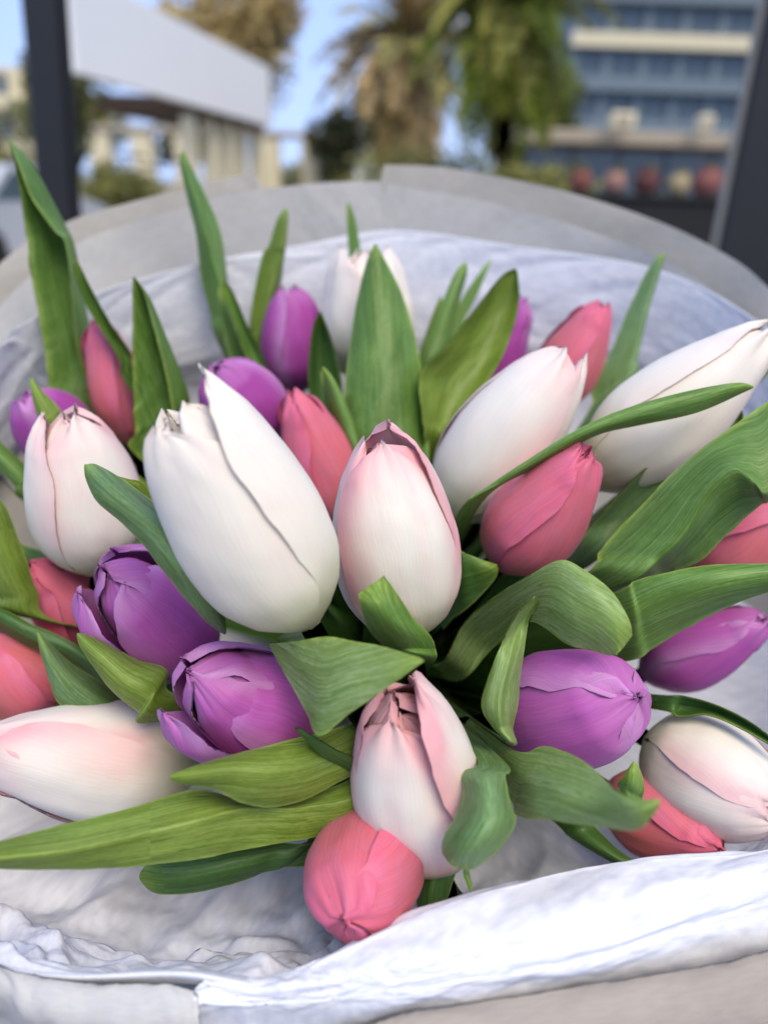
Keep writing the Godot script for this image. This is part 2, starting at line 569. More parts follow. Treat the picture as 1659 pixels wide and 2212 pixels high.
func street():
	# pale blue apartment block on the right
	var o := thing("apartment_block", Vector3(11.4, 0, -58.0), "pale blue grey apartment block with rows of dark windows", "building")
	window_wall(o, 22.0, 33.0, 13, 9, mat.blue_grey, 4)
	# a dim block closing the street behind the trees
	var b2 := thing("apartment_block", Vector3(-34.0, 0, -47.0), "cream house front far behind the narrow post", "building")
	window_wall(b2, 14.0, 7.2, 3, 6, mat.cream, 1)
	b2.rotation.y = 0.45
	# low cafe pavilion with a long concrete eave in front of the block
	var c := thing("cafe_pavilion", Vector3(2.9, 0, -20.0), "low dark glass pavilion under a long concrete eave", "pavilion")
	put("eave", cbox(Vector3(7.6, 0.30, 4.0), 0.03), mat.concrete, c, Vector3(3.7, 2.42, -1.8))
	put("back_wall", boxm(Vector3(7.0, 2.24, 0.2)), mat.dark, c, Vector3(3.7, 1.13, -3.4))
	for k in 6:
		put("pane", boxm(Vector3(1.08, 2.1, 0.03)), mat.pane, c, Vector3(0.85 + 1.15 * k, 1.1, -0.4))
		put("mullion", boxm(Vector3(0.06, 2.24, 0.08)), mat.post, c, Vector3(0.27 + 1.15 * k, 1.13, -0.4))
	for k in 3:
		var e := thing("roof_unit", Vector3([5.15, 7.05, 8.1][k], 2.575, -19.4), ["larger white box on the pavilion eave beside the drooping palm", "smaller white box in the middle of the pavilion eave", "white box at the post end of the pavilion eave"][k], "roof unit", "white boxes on the pavilion eave")
		var s: float = [0.55, 0.30, 0.30][k]
		put("casing", cbox(Vector3(s, 0.34, 0.4), 0.03), mat.cream, e, Vector3(0, 0.17, 0))
		put("grille", cbox(Vector3(s * 0.6, 0.2, 0.02), 0.005), mat.concrete, e, Vector3(0, 0.17, 0.205))
	# dark ledge with round pots
	var ledge := thing("ledge_wall", Vector3(4.5, 0, -11.0), "black low wall carrying the row of round pots", "wall")
	put("wall_core", cbox(Vector3(4.6, 1.12, 0.5), 0.02), mat.dark, ledge, Vector3(-0.3, 0.56, 0))
	put("coping", cbox(Vector3(4.7, 0.06, 0.6), 0.012), mat.dark, ledge, Vector3(-0.3, 1.151, 0))
	var pots := [[2.47, 0.15, Color(0.50, 0.29, 0.26), "salmon red round pot at the palm end of the black ledge"], [2.92, 0.15, Color(0.62, 0.47, 0.42), "pale pink round pot second from the palm on the ledge"],
		[3.35, 0.17, Color(0.38, 0.22, 0.21), "dark red round pot in the middle of the ledge"], [3.78, 0.15, Color(0.66, 0.60, 0.46), "straw coloured round pot between the red pots on the ledge"], [4.16, 0.19, Color(0.54, 0.34, 0.31), "large salmon round pot at the post end of the ledge"]]
	for p in pots:
		var q := thing("plant_pot", Vector3(p[0], 1.181, -10.95), p[3], "pot", "round pots on the black ledge")
		var st := SurfaceTool.new()
		st.begin(Mesh.PRIMITIVE_TRIANGLES)
		var prof := [[0.55, 0.0], [0.85, 0.25], [1.0, 0.75], [0.96, 1.2], [0.78, 1.6], [0.72, 1.75], [0.80, 1.85], [0.70, 1.86], [0.62, 1.7], [0.0, 1.62]]
		for i in prof.size():
			for k in 17:
				var a := TAU * k / 16
				st.set_uv(Vector2(k / 16.0, i * 0.1))
				st.add_vertex(Vector3(cos(a) * prof[i][0], prof[i][1], sin(a) * prof[i][0]) * float(p[1]))
		for i in prof.size() - 1:
			for k in 16:
				var a := i * 17 + k
				for z in [a, a + 1, a + 17, a + 1, a + 18, a + 17]:
					st.add_index(z)
		st.generate_normals()
		put("bowl", st.commit(), std(p[2], 0.8), q)
		put("sprouts", foliage(Vector3(0, float(p[1]) * 1.8, 0), Vector3(0.10, 0.06, 0.10), 60, 0.04, Color(0.10, 0.11, 0.04), Color(0.2, 0.2, 0.08), 4, 5), mat.plant, q)
	# long white sign board over a kiosk
	var k0 := Vector3(-4.42, 0, -11.6)
	var k1 := Vector3(-3.16, 0, -20.6)
	var yaw := atan2(k0.x - k1.x, k0.z - k1.z)
	var sb := thing("sign_board", k0.lerp(k1, 0.5) + Vector3(0, 2.45, 0), "long blank white board along the kiosk roof edge", "sign board")
	sb.rotation.y = yaw
	put("panel", cbox(Vector3(0.12, 1.25, k0.distance_to(k1) / 2 - 0.01), 0.01), mat.paint, sb, Vector3(0, 0.625, k0.distance_to(k1) / 4))
	put("panel", cbox(Vector3(0.12, 1.25, k0.distance_to(k1) / 2 - 0.01), 0.01), mat.paint, sb, Vector3(0, 0.625, -k0.distance_to(k1) / 4))
	put("rail", boxm(Vector3(0.06, 0.06, k0.distance_to(k1))), mat.post, sb, Vector3(-0.1, 0.1, 0))
	var ki := thing("street_kiosk", k0.lerp(k1, 0.76), "brown kiosk with cream pillars under the white board", "kiosk")
	ki.rotation.y = yaw
	put("soffit", cbox(Vector3(2.0, 0.30, 4.6), 0.02), mat.brown, ki, Vector3(-1.15, 2.5, 0))
	put("counter_wall", boxm(Vector3(1.6, 1.05, 4.2)), mat.cream, ki, Vector3(-1.2, 0.525, 0))
	for j in 5:
		put("pillar", cbox(Vector3(0.24, 2.38, 0.24), 0.02), mat.cream, ki, Vector3(-0.35, 1.2, -2.1 + 1.05 * j))
	for j in 4:
		put("shelf", boxm(Vector3(0.3, 0.05, 0.9)), mat.brown, ki, Vector3(-1.9, 1.4 + 0.2 * (j % 2), -1.6 + 1.05 * j))
	var wl := thing("garden_wall", Vector3(-5.6, 0, -22.5), "sunlit cream wall with openings behind the kiosk", "wall")
	for j in 7:
		put("pier", cbox(Vector3(0.55, 2.3, 0.4), 0.03), mat.cream, wl, Vector3(-3.6 + 1.15 * j, 1.15, 0))
		put("infill", boxm(Vector3(0.6, 1.05, 0.25)), mat.concrete, wl, Vector3(-3.03 + 1.15 * j, 0.525, 0))
	put("coping", cbox(Vector3(8.0, 0.16, 0.5), 0.03), mat.concrete, wl, Vector3(-0.2, 2.382, 0))
	# trees and hedges
	var olive0 := Color(0.075, 0.085, 0.03)
	var olive1 := Color(0.20, 0.19, 0.06)
	tree("olive_tree", Vector3(-5.3, 0, -13.2), 1.3, 0.12, 2.25, Vector3(0.95, 0.95, 0.9), 2600, 0.10, Color(0.11, 0.13, 0.05), Color(0.26, 0.27, 0.11), 61, "green olive tree just inside the narrow post")
	tree("dry_tree", Vector3(-5.6, 0, -28.5), 3.5, 0.25, 5.3, Vector3(3.4, 3.4, 2.4), 5600, 0.2, Color(0.33, 0.23, 0.09), Color(0.58, 0.46, 0.20), 62, "tall tawny tree rising behind the white board")
	tree("olive_tree", Vector3(-17.2, 0, -33.0), 2.0, 0.2, 3.0, Vector3(2.2, 1.8, 1.8), 2400, 0.2, olive0, olive1, 63, "olive tree in front of the cream house")
	tree("dark_tree", Vector3(-1.5, 0, -21.6), 1.2, 0.15, 2.1, Vector3(1.0, 1.15, 0.9), 2400, 0.12, Color(0.018, 0.022, 0.010), Color(0.06, 0.07, 0.025), 64, "small dark tree at the foot of the dry palm")
	tree("dark_tree", Vector3(3.9, 0, -24.5), 2.0, 0.2, 3.2, Vector3(1.9, 1.7, 1.3), 3600, 0.16, Color(0.06, 0.08, 0.02), Color(0.17, 0.20, 0.05), 68, "dense green tree filling the gap behind the green palm")
	tree("olive_tree", Vector3(-9.3, 0, -24.0), 1.8, 0.16, 2.7, Vector3(2.0, 1.3, 1.5), 2600, 0.15, olive0 * 1.5, olive1 * 1.5, 66, "wide olive tree between the narrow post and the cream pillars")
	tree("olive_tree", Vector3(-6.3, 0, -25.5), 1.8, 0.16, 2.5, Vector3(1.6, 1.1, 1.5), 2200, 0.15, olive0 * 1.3, olive1 * 1.3, 67, "olive tree seen under the white board behind the cream wall")
	var gh := thing("garden_house", Vector3(-3.5, 0, -46.0), "pale low house at the far end of the street", "building")
	window_wall(gh, 6.0, 3.6, 1, 4, mat.paint, 5)
	palm(Vector3(0.15, 0, -25.2), 5.1, 0.3, 110, 2.3, [Color(0.52, 0.40, 0.17), Color(0.60, 0.44, 0.21), Color(0.46, 0.41, 0.15), Color(0.60, 0.44, 0.22)], 71, "dry tawny palm with drooping brown fronds", 0.9, 2.2, Vector3(1.7, 2.0, 1.3))
	palm(Vector3(1.98, 0, -15.6), 4.3, 0.17, 92, 1.6, [Color(0.19, 0.25, 0.03), Color(0.32, 0.34, 0.05), Color(0.13, 0.18, 0.025), Color(0.38, 0.37, 0.09)], 72, "bright green palm with hanging fronds and pale trunk", 0.55, 0.9, Vector3(1.0, 1.0, 0.9))
	var hedges := [[Vector3(0.3, 0, -17.6), Vector3(2.5, 1.32, 0.8), "olive hedge below the dry palm"], [Vector3(2.7, 0, -14.4), Vector3(1.2, 0.85, 0.5), "yellow green hedge at the foot of the green palm"],
		[Vector3(-5.4, 0, -15.8), Vector3(1.0, 0.85, 0.6), "olive hedge between the narrow post and kiosk"], [Vector3(-2.5, 0, -24.5), Vector3(1.6, 0.95, 0.6), "hedge under the tawny tree at the street end"], [Vector3(-9.6, 0, -17.5), Vector3(2.0, 1.0, 0.7), "green hedge outside the narrow post"]]
	for i in hedges.size():
		var h: Array = hedges[i]
		var hh := thing("hedge", h[0], h[2], "hedge", "clipped hedges along the street")
		put("stem", tube([Vector3.ZERO, Vector3(0, h[1].y * 0.5, 0), Vector3(0.02, h[1].y, 0)], 0.04, 0.02, Color.WHITE, 6, 4), mat.bark, hh)
		put("foliage", foliage(Vector3(0, h[1].y * 0.95, 0), h[1] * 1.15, 3200, 0.09, Color(0.15, 0.155, 0.04), Color(0.40, 0.39, 0.13), 22, 80 + i), mat.plant, hh)
	# parked car, a pale shape at the left edge
	car(Vector3(-5.9, 0, -11.5), 1.45)

func car(where: Vector3, yaw: float):
	var o := thing("parked_car", where + Vector3(0, -0.12, 0), "pale grey parked car at the kerb outside the narrow post", "car")
	o.rotation.y = yaw
	var paint := std(Color(0.74, 0.75, 0.77), 0.3)
	paint.clearcoat_enabled = true
	var side := PackedVector2Array([Vector2(-2.0, 0.35), Vector2(-2.05, 0.75), Vector2(-1.1, 0.92), Vector2(1.5, 0.95), Vector2(2.0, 0.85), Vector2(2.05, 0.4), Vector2(1.7, 0.28), Vector2(-1.7, 0.28)])
	var cabin := PackedVector2Array([Vector2(-1.05, 0.9), Vector2(-0.4, 1.38), Vector2(0.9, 1.42), Vector2(1.6, 0.93)])
	for e in [["body", side, 1.7, paint], ["roof", cabin, 1.42, paint]]:
		var c := CSGPolygon3D.new()
		c.name = e[0]
		c.polygon = e[1]
		c.depth = e[2]
		c.position.z = e[2] / 2
		c.material = e[3]
		o.add_child(c, true)
	for s in [-1, 1]:
		var gl := CSGPolygon3D.new()
		gl.name = "window"
		gl.polygon = PackedVector2Array([Vector2(-0.85, 0.95), Vector2(-0.35, 1.31), Vector2(0.85, 1.34), Vector2(1.35, 0.97)])
		gl.depth = 0.02
		gl.position.z = 0.72 * s + 0.01
		gl.material = mat.pane
		o.add_child(gl, true)
		for x in [-1.25, 1.25]:
			var w := CylinderMesh.new()
			w.top_radius = 0.32
			w.bottom_radius = 0.32
			w.height = 0.2
			var wo := put("wheel", w, mat.dark, o, Vector3(x, 0.32, 0.78 * s))
			wo.rotation.x = PI / 2

# ------------------------------------------------------------------ paper
func crease(p: Vector2, sd: float, octaves := 7) -> float:
	var h := 0.0
	var amp := 1.0
	var fr := 1.0
	for k in octaves:
		var a := sd * 1.7 + k * 2.4
		var w := nz.get_noise_2d(p.x * 0.8 + k * 13.1 + sd, p.y * 0.8 - k * 7.7) * 0.5
		var x := (p.x * cos(a) + p.y * sin(a)) * fr + w
		var m := smoothstep(-0.5, 0.15, nz.get_noise_2d(p.x * 0.7 - k * 5.0, p.y * 0.7 + sd + k * 3.0))
		h += amp * m * (absf(fposmod(x, 1.0) - 0.5) * 2.0 - 0.5)
		fr *= 1.27
		amp *= 0.84
	return h

# long straight folds pressed into the sheet: thin sharp ridges, p in metres along and down the sheet
func folds(p: Vector2, sd: int, n: int, span: Vector2) -> float:
	var r := RandomNumberGenerator.new()
	r.seed = sd
	var h := 0.0
	for k in n:
		var c := Vector2(r.randf() * span.x, r.randf() * span.y)
		var a := r.randf_range(-0.9, 0.9) + (PI / 2 if r.randf() < 0.4 else 0.0)
		var d := Vector2(cos(a), sin(a))
		var ln := r.randf_range(0.03, 0.10)
		var q := p - c
		var along := absf(q.dot(d))
		var off := absf(q.dot(Vector2(-d.y, d.x)))
		var s := 1.0 if r.randf() < 0.6 else -1.0
		if along < ln and off < 0.008:
			h += s * (1.0 - off / 0.008) * (1.0 - smoothstep(ln * 0.4, ln, along))
	return h

# ctrl: rows (top to bottom) of Vector3 arrays; wrinkle(i, j) -> [amplitude in metres, creases per sheet, seed]
func paper(called: String, ctrl: Array, nr: int, nc: int, wrinkle: Callable, m: Material, col: Color, thick: float) -> MeshInstance3D:
	var long := 0.0
	var tall := 0.0
	for k in 60:
		long += cat(ctrl[1], k / 60.0).distance_to(cat(ctrl[1], (k + 1) / 60.0))
	for k in ctrl.size() - 1:
		tall += (ctrl[k][ctrl[k].size() / 2] as Vector3).distance_to(ctrl[k + 1][ctrl[k].size() / 2])
	var rows := []
	var uvs := []
	var cols := []
	for i in nr + 1:
		var v := float(i) / nr
		var line := PackedVector3Array()
		var luv := PackedVector2Array()
		var lc := PackedColorArray()
		for j in nc + 1:
			var u := float(j) / nc
			var column := []
			for r in ctrl:
				column.append(cat(r, u))
			line.append(cat(column, v))
			luv.append(Vector2(u * long * 3.0, v * tall * 3.0))
			lc.append(col)
		rows.append(line)
		uvs.append(luv)
		cols.append(lc)
	var moved := []
	for i in nr + 1:
		var line := PackedVector3Array()
		for j in nc + 1:
			var du: Vector3 = rows[i][min(j + 1, nc)] - rows[i][max(j - 1, 0)]
			var dv: Vector3 = rows[min(i + 1, nr)][j] - rows[max(i - 1, 0)][j]
			var n := du.cross(dv).normalized()
			line.append(rows[i][j] + n * float(wrinkle.call(float(i) / nr, float(j) / nc)))
		moved.append(line)
	return put(called, sheet_mesh(moved, uvs, cols, thick), m)

func ring(a: Array) -> Array:
	var o := []
	for p in a:
		o.append(at(p[0], p[1], p[2]))
	return o

func toward(a: Array, q: Vector3, w: float, out := 0.0) -> Array:
	var o := []
	var c := Vector3.ZERO
	for p in a:
		c += p
	c /= a.size()
	for p in a:
		o.append((p as Vector3).lerp(q, w) + (p - c).normalized() * out)
	return o

func wrapping():
	var grey := Color(0.43, 0.415, 0.39)
	var grey_in := Color(0.47, 0.465, 0.46)
	var white := Color(0.78, 0.80, 0.88)
	# --- white tissue: one ring of rim points (clockwise from the front left corner) and a belly ring under it
	var rim := ring([[-150, 2000, 0.215], [-260, 1500, 0.27], [-180, 1000, 0.325], [0, 762, 0.36], [75, 700, 0.378], [220, 640, 0.40], [450, 578, 0.425], [640, 545, 0.438], [850, 512, 0.445], [1100, 543, 0.435], [1400, 590, 0.415], [1600, 685, 0.39], [1800, 850, 0.355],
		[1920, 1150, 0.315], [1920, 1500, 0.275], [1800, 1800, 0.245], [1600, 1848, 0.237], [1300, 1872, 0.225], [1000, 1945, 0.212], [720, 2060, 0.204], [600, 2120, 0.2], [400, 2095, 0.201], [150, 2100, 0.204], [-20, 2075, 0.209], [-150, 2000, 0.215]])
	var belly := ring([[-20, 1830, 0.31], [-20, 1480, 0.36], [60, 1170, 0.41], [120, 1020, 0.44], [210, 960, 0.45], [330, 920, 0.465], [520, 900, 0.475], [680, 890, 0.482], [860, 890, 0.485], [1080, 890, 0.478], [1330, 920, 0.46], [1500, 1000, 0.44], [1640, 1150, 0.41],
		[1700, 1330, 0.38], [1660, 1530, 0.355], [1580, 1720, 0.325], [1450, 1830, 0.31], [1250, 1880, 0.30], [1040, 1930, 0.29], [820, 1975, 0.283], [680, 1985, 0.28], [470, 1980, 0.28], [240, 1950, 0.285], [90, 1900, 0.295], [-20, 1830, 0.31]])
	var mid := []
	for i in rim.size():
		mid.append((rim[i] as Vector3).lerp(belly[i], 0.45) + up_axis * -0.006)
	var neck := toward(belly, BIND, 0.8)
	var lip := []
	for i in rim.size():                      # the rim rolls over a little, most in front
		var fr := smoothstep(14.0, 17.0, i) * (1.0 if i < 24 else 0.0)
		lip.append((rim[i] as Vector3) + up_axis * lerpf(-0.001, -0.0032, fr) + fwd_axis * lerpf(0.002, -0.0004, fr))
	var tw := func(v, u):
		var front := smoothstep(0.60, 0.74, u) * (1.0 - smoothstep(0.985, 1.0, u))
		var amp := lerpf(0.0006, 0.0062, front) * smoothstep(0.22, 0.42, v)
		return folds(Vector2(u * 1.25, v * 0.34), 77, 230, Vector2(1.25, 0.34)) * lerpf(0.0006, 0.0022, front) * smoothstep(0.2, 0.27, v) + crease(Vector2(u * 11.0, v * 4.4), 2.0, 5) * amp + crease(Vector2(u * 28.0, v * 11.0), 4.0, 4) * amp * 0.14 + nz.get_noise_2d(u * 22.0, v * 3.0) * 0.0008 * smoothstep(0.2, 0.4, v)
	tag(paper("tissue_paper", [lip, rim, mid, belly, neck], 180, 480, tw, mat.tissue, white, 0.0004), "crumpled white tissue paper lining around all the tulips", "tissue paper", "sheets of wrapping paper")
	# --- front flap of tissue, folded over outwards
	var f0 := ring([[450, 2108, 0.1995], [600, 2108, 0.2005], [720, 2058, 0.2025], [1000, 1943, 0.210], [1300, 1869, 0.2225], [1600, 1845, 0.234], [1820, 1795, 0.242]])
	var f1 := ring([[430, 2128, 0.1965], [620, 2132, 0.196], [760, 2105, 0.196], [1000, 2045, 0.198], [1300, 1950, 0.208], [1600, 1885, 0.225], [1830, 1850, 0.232]])
	var f2 := ring([[410, 2148, 0.197], [620, 2150, 0.1965], [780, 2135, 0.1955], [1010, 2098, 0.197], [1300, 2040, 0.205], [1600, 1940, 0.219], [1830, 1900, 0.226]])
	var f3 := ring([[392, 2168, 0.196], [600, 2165, 0.194], [780, 2152, 0.1925], [1010, 2125, 0.193], [1300, 2065, 0.2], [1600, 1975, 0.214], [1830, 1940, 0.222]])
	var f4 := ring([[372, 2182, 0.199], [560, 2190, 0.1965], [780, 2195, 0.1955], [1010, 2180, 0.197], [1300, 2130, 0.204], [1600, 2050, 0.216], [1830, 2020, 0.224]])
	var f5 := ring([[372, 2320, 0.214], [560, 2330, 0.212], [780, 2330, 0.211], [1010, 2330, 0.212], [1300, 2300, 0.218], [1600, 2250, 0.23], [1830, 2200, 0.24]])
	var fw := func(v, u):
		return folds(Vector2(u * 0.5, v * 0.09), 78, 9, Vector2(0.5, 0.09)) * 0.0006 * smoothstep(0.02, 0.2, v) + crease(Vector2(u * 2.2 + v, v * 0.9), 9.0) * 0.0009 * smoothstep(0.02, 0.2, v) + nz.get_noise_2d(u * 5.0, v * 3.0) * 0.0012
	tag(paper("tissue_paper", [f0, f1, f2, f3, f4, f5], 90, 200, fw, mat.tissue, white, 0.0004), "smooth white tissue flap folded over in front below the tulips", "tissue paper", "sheets of wrapping paper")
	# --- stiff grey paper
	var kbind := at(868, 1455, 0.52)
	var flat := func(v, u): return nz.get_noise_2d(u * 6.0, v * 3.0) * 0.0012 + crease(Vector2(u * 4.0, v * 1.5), 5.0) * 0.0003
	var sheets := [
		[[[-420, 1350, 0.31], [-350, 1100, 0.34], [-150, 760, 0.39], [0, 570, 0.42], [140, 482, 0.44], [300, 432, 0.455], [440, 398, 0.462], [543, 374, 0.466], [553, 410, 0.467]], grey, "grey wrapping paper sheet ending in a corner beside the slender fold leaf"],
		[[[380, 470, 0.478], [470, 425, 0.477], [555, 411, 0.476], [700, 395, 0.476], [850, 392, 0.476], [940, 400, 0.475]], grey_in, "low middle sheet of grey wrapping paper between the two corners"],
		[[[830, 356, 0.469], [910, 358, 0.468], [1000, 368, 0.466], [1200, 408, 0.456], [1400, 470, 0.442], [1550, 540, 0.428], [1659, 622, 0.412], [1850, 850, 0.38], [2010, 1200, 0.34], [2080, 1450, 0.31]], grey, "wide grey wrapping paper sheet with its straight seam above the middle"],
		[[[-150, 850, 0.382], [20, 640, 0.412], [160, 530, 0.432], [320, 470, 0.447], [540, 412, 0.458], [700, 400, 0.460], [822, 397, 0.461]], grey_in, "inner grey paper layer behind the tall leaves at the back"],
		[[[838, 398, 0.461], [1000, 425, 0.457], [1200, 475, 0.446], [1400, 548, 0.431], [1560, 640, 0.412], [1680, 740, 0.395], [1850, 950, 0.366]], grey_in, "inner grey paper layer behind the coral tulip at the back"],
	]
	for s in sheets:
		var r := ring(s[0])
		tag(paper("wrapping_paper", [r, toward(r, kbind, 0.3, 0.030), toward(r, kbind, 0.62, 0.030), toward(r, kbind, 0.94)], 40, 120, flat, mat.kraft, s[1], 0.0006), s[2], "wrapping paper", "sheets of wrapping paper")
	# front of the grey wrap, below the tissue
	var g0 := ring([[-260, 1850, 0.225], [-120, 2010, 0.207], [0, 2086, 0.201], [90, 2112, 0.1985], [230, 2126, 0.197], [372, 2128, 0.196], [430, 2150, 0.1965]])
	var g1 := ring([[-200, 2010, 0.25], [-110, 2120, 0.225], [0, 2190, 0.2135], [90, 2235, 0.208], [230, 2260, 0.206], [372, 2265, 0.205], [430, 2265, 0.206]])
	var g2 := ring([[-420, 1900, 0.36], [-300, 2050, 0.335], [-100, 2140, 0.325], [60, 2190, 0.318], [230, 2210, 0.315], [372, 2220, 0.315], [430, 2220, 0.315]])
	tag(paper("wrapping_paper", [g0, g1, g2, toward(g1, kbind, 0.92)], 40, 90, flat, mat.kraft, Color(0.52, 0.52, 0.53), 0.0006), "pale grey front paper below the crumpled tissue valley", "wrapping paper", "sheets of wrapping paper")
	var h0 := ring([[700, 2245, 0.1935], [800, 2212, 0.192], [900, 2186, 0.1915], [1200, 2141, 0.1945], [1450, 2100, 0.2], [1659, 2056, 0.207], [1850, 1990, 0.22], [2000, 1800, 0.25]])
	var h1 := ring([[700, 2350, 0.207], [800, 2350, 0.206], [900, 2345, 0.206], [1200, 2320, 0.21], [1450, 2290, 0.216], [1659, 2240, 0.226], [1850, 2120, 0.242], [1960, 1930, 0.27]])
	tag(paper("wrapping_paper", [h0, h1, ring([[700, 2240, 0.315], [800, 2240, 0.315], [900, 2235, 0.315], [1200, 2200, 0.318], [1450, 2150, 0.325], [1659, 2080, 0.335], [1850, 1950, 0.35], [1960, 1800, 0.36]]), toward(h1, kbind, 0.92)], 40, 120, flat, mat.kraft, Color(0.42, 0.38, 0.35), 0.0006), "beige front paper at the bottom edge under the tissue flap", "wrapping paper", "sheets of wrapping paper")

# ------------------------------------------------------------------ tulips
const BODY := [[0.0, 0.16], [0.05, 0.42], [0.13, 0.70], [0.25, 0.92], [0.40, 1.0], [0.55, 0.98], [0.70, 0.86], [0.84, 0.66], [0.94, 0.42], [1.0, 0.22]]
const BUD := [[0.0, 0.16], [0.06, 0.44], [0.16, 0.76], [0.30, 0.97], [0.42, 1.0], [0.56, 0.92], [0.70, 0.76], [0.84, 0.54], [0.94, 0.34], [1.0, 0.17]]
const WIDE := [[0.0, 0.26], [0.08, 0.56], [0.2, 0.90], [0.38, 1.15], [0.55, 1.20], [0.70, 1.12], [0.82, 0.92], [0.90, 0.70], [0.95, 0.50], [0.985, 0.27], [1.0, 0.05]]

func petal_color(kind: String, t: float, u: float, inner: bool, flush: float, sd: float) -> Color:
	var e := absf(u)
	var n := nz.get_noise_2d(u * 1.5 + sd, t * 1.5) * 0.5 + 0.5
	if kind == "white":
		var c := Color(0.60, 0.60, 0.30).lerp(Color(0.83, 0.81, 0.70), smoothstep(0.0, 0.38, t))
		c = c.lerp(Color(0.87, 0.845, 0.77), smoothstep(0.3, 0.8, t))
		var f := flush * (smoothstep(0.35, 1.0, e) * smoothstep(0.12, 0.45, t) * (0.5 + n) + 0.6 * smoothstep(0.72, 1.0, t) + 0.35 * smoothstep(0.45, 0.9, n) + (0.35 if inner else 0.0))
		return c.lerp(Color(0.82, 0.38, 0.44), clampf(f, 0, 0.85))
	if kind == "purple":
		var c := Color(0.38, 0.055, 0.28).lerp(Color(0.60, 0.15, 0.50), smoothstep(0.05, 0.55, t))
		c = c.lerp(Color(0.40, 0.06, 0.36), flush * 0.8)
		return c.lerp(Color(0.72, 0.40, 0.70), clampf(smoothstep(0.5, 1.0, e) * 0.75 + smoothstep(0.8, 1.0, t) * 0.45, 0, 0.9) * (0.55 + 0.5 * n))
	var c := Color(0.60, 0.24, 0.17).lerp(Color(0.79, 0.21, 0.32), smoothstep(0.0, 0.45, t))
	c = c.lerp(Color(0.66, 0.22, 0.15), (1.0 - e) * flush * 0.6 * (1.0 - smoothstep(0.5, 0.9, t)))
	return c.lerp(Color(0.86, 0.21, 0.40), clampf(smoothstep(0.35, 1.0, e) * 0.7 + smoothstep(0.7, 1.0, t) * 0.5, 0, 0.9) * (0.6 + 0.5 * n))

# one petal of a bloom of length ln and radius rd, centred on angle a0 round the axis
func petal(kind: String, ln: float, rd: float, a0: float, span: float, layer: float, shape: Array, o: Dictionary, inner: bool, sd: float) -> ArrayMesh:
	var nr := 30
	var nc := 18
	var rows := []
	var uvs := []
	var cols := []
	var open: float = o.get("open", 0.0)
	var flare: float = o.get("flare", 0.0)
	var curl: float = o.get("curl", 0.0)
	var point: float = o.get("point", 0.0)
	var flush: float = o.get("flush", 0.3)
	var pin: float = o.get("pinch", 0.0)
	var hand: float = o.get("hand", 1.0)
	for i in nr + 1:
		var t := float(i) / nr
		var body: float = curve1(shape, t)
		body = lerpf(body, 1.0, (open * 0.35 if inner else open) * smoothstep(0.35, 1.0, t))
		var w: float = curve1(WIDE, t) * rd * span * (0.84 - 0.28 * smoothstep(0.55, 1.0, t) if inner else 1.0)
		if point > 0.0:
			w *= 1.0 - point * smoothstep(0.45, 1.0, t) * 0.5
		var r0 := rd * layer * body + flare * rd * smoothstep(0.2, 1.0, t)
		r0 -= (curl + (0.16 if inner else 0.04)) * rd * smoothstep(0.84, 1.0, t)
		r0 = maxf(r0, rd * 0.05)
		# each petal is a spoon: an arc across, flatter than the bloom is round, one edge tucked under its neighbour
		var rho := maxf(r0 * 1.05, rd * lerpf(0.2, 0.45 if inner else 0.64, smoothstep(0.05, 0.45, t)) * (1.0 + 0.15 * smoothstep(0.7, 1.0, t)))
		var tuck := deg_to_rad(0.5 if inner else o.get("tuck", 1.5)) * hand * smoothstep(0.1, 0.4, t)
		var er := Vector3(sin(a0), 0, cos(a0))
		var et := Vector3(cos(a0), 0, -sin(a0))
		var et2 := et * cos(tuck) + er * sin(tuck)
		var er2 := er * cos(tuck) - et * sin(tuck)
		var line := PackedVector3Array()
		var luv := PackedVector2Array()
		var lc := PackedColorArray()
		for j in nc + 1:
			var u := float(j) / nc * 2.0 - 1.0
			var e := absf(u)
			var ph := u * w / rho
			var lift := -0.030 * exp(-pow(u / 0.14, 2.0)) * smoothstep(0.1, 0.5, t)
			lift += (0.018 if inner else 0.035) * nz.get_noise_2d(u * 1.6 + sd * 3.1, t * 2.2 + sd)
			lift += 0.055 * smoothstep(0.70, 1.0, e) * nz.get_noise_2d(t * 4.0 + sd, signf(u) * 5.0 + sd * 1.7)
			lift -= 0.04 * smoothstep(0.8, 1.0, e) * smoothstep(0.5, 0.9, t) * (1.0 - o.get("loose", 0.0))
			var y := ln * (t + 0.05 * nz.get_noise_2d(u * 2.0 + sd, 9.0) * smoothstep(0.7, 1.0, t))
			y -= ln * 0.035 * e * e * smoothstep(0.75, 1.0, t)
			line.append(er * r0 + et2 * (rho * sin(ph)) - er2 * (rho * (1.0 - cos(ph))) + er * (lift * rd) + Vector3(0, y, 0))
			luv.append(Vector2(u * 0.30 * (0.35 + 0.65 * curve1(WIDE, t)) + 0.5 + sd * 0.37, t * 0.8 + sd * 0.21))
			lc.append(petal_color(kind, t, u, inner, flush, sd))
		rows.append(line)
		uvs.append(luv)
		cols.append(lc)
	return sheet_mesh(rows, uvs, cols, 0.0007)

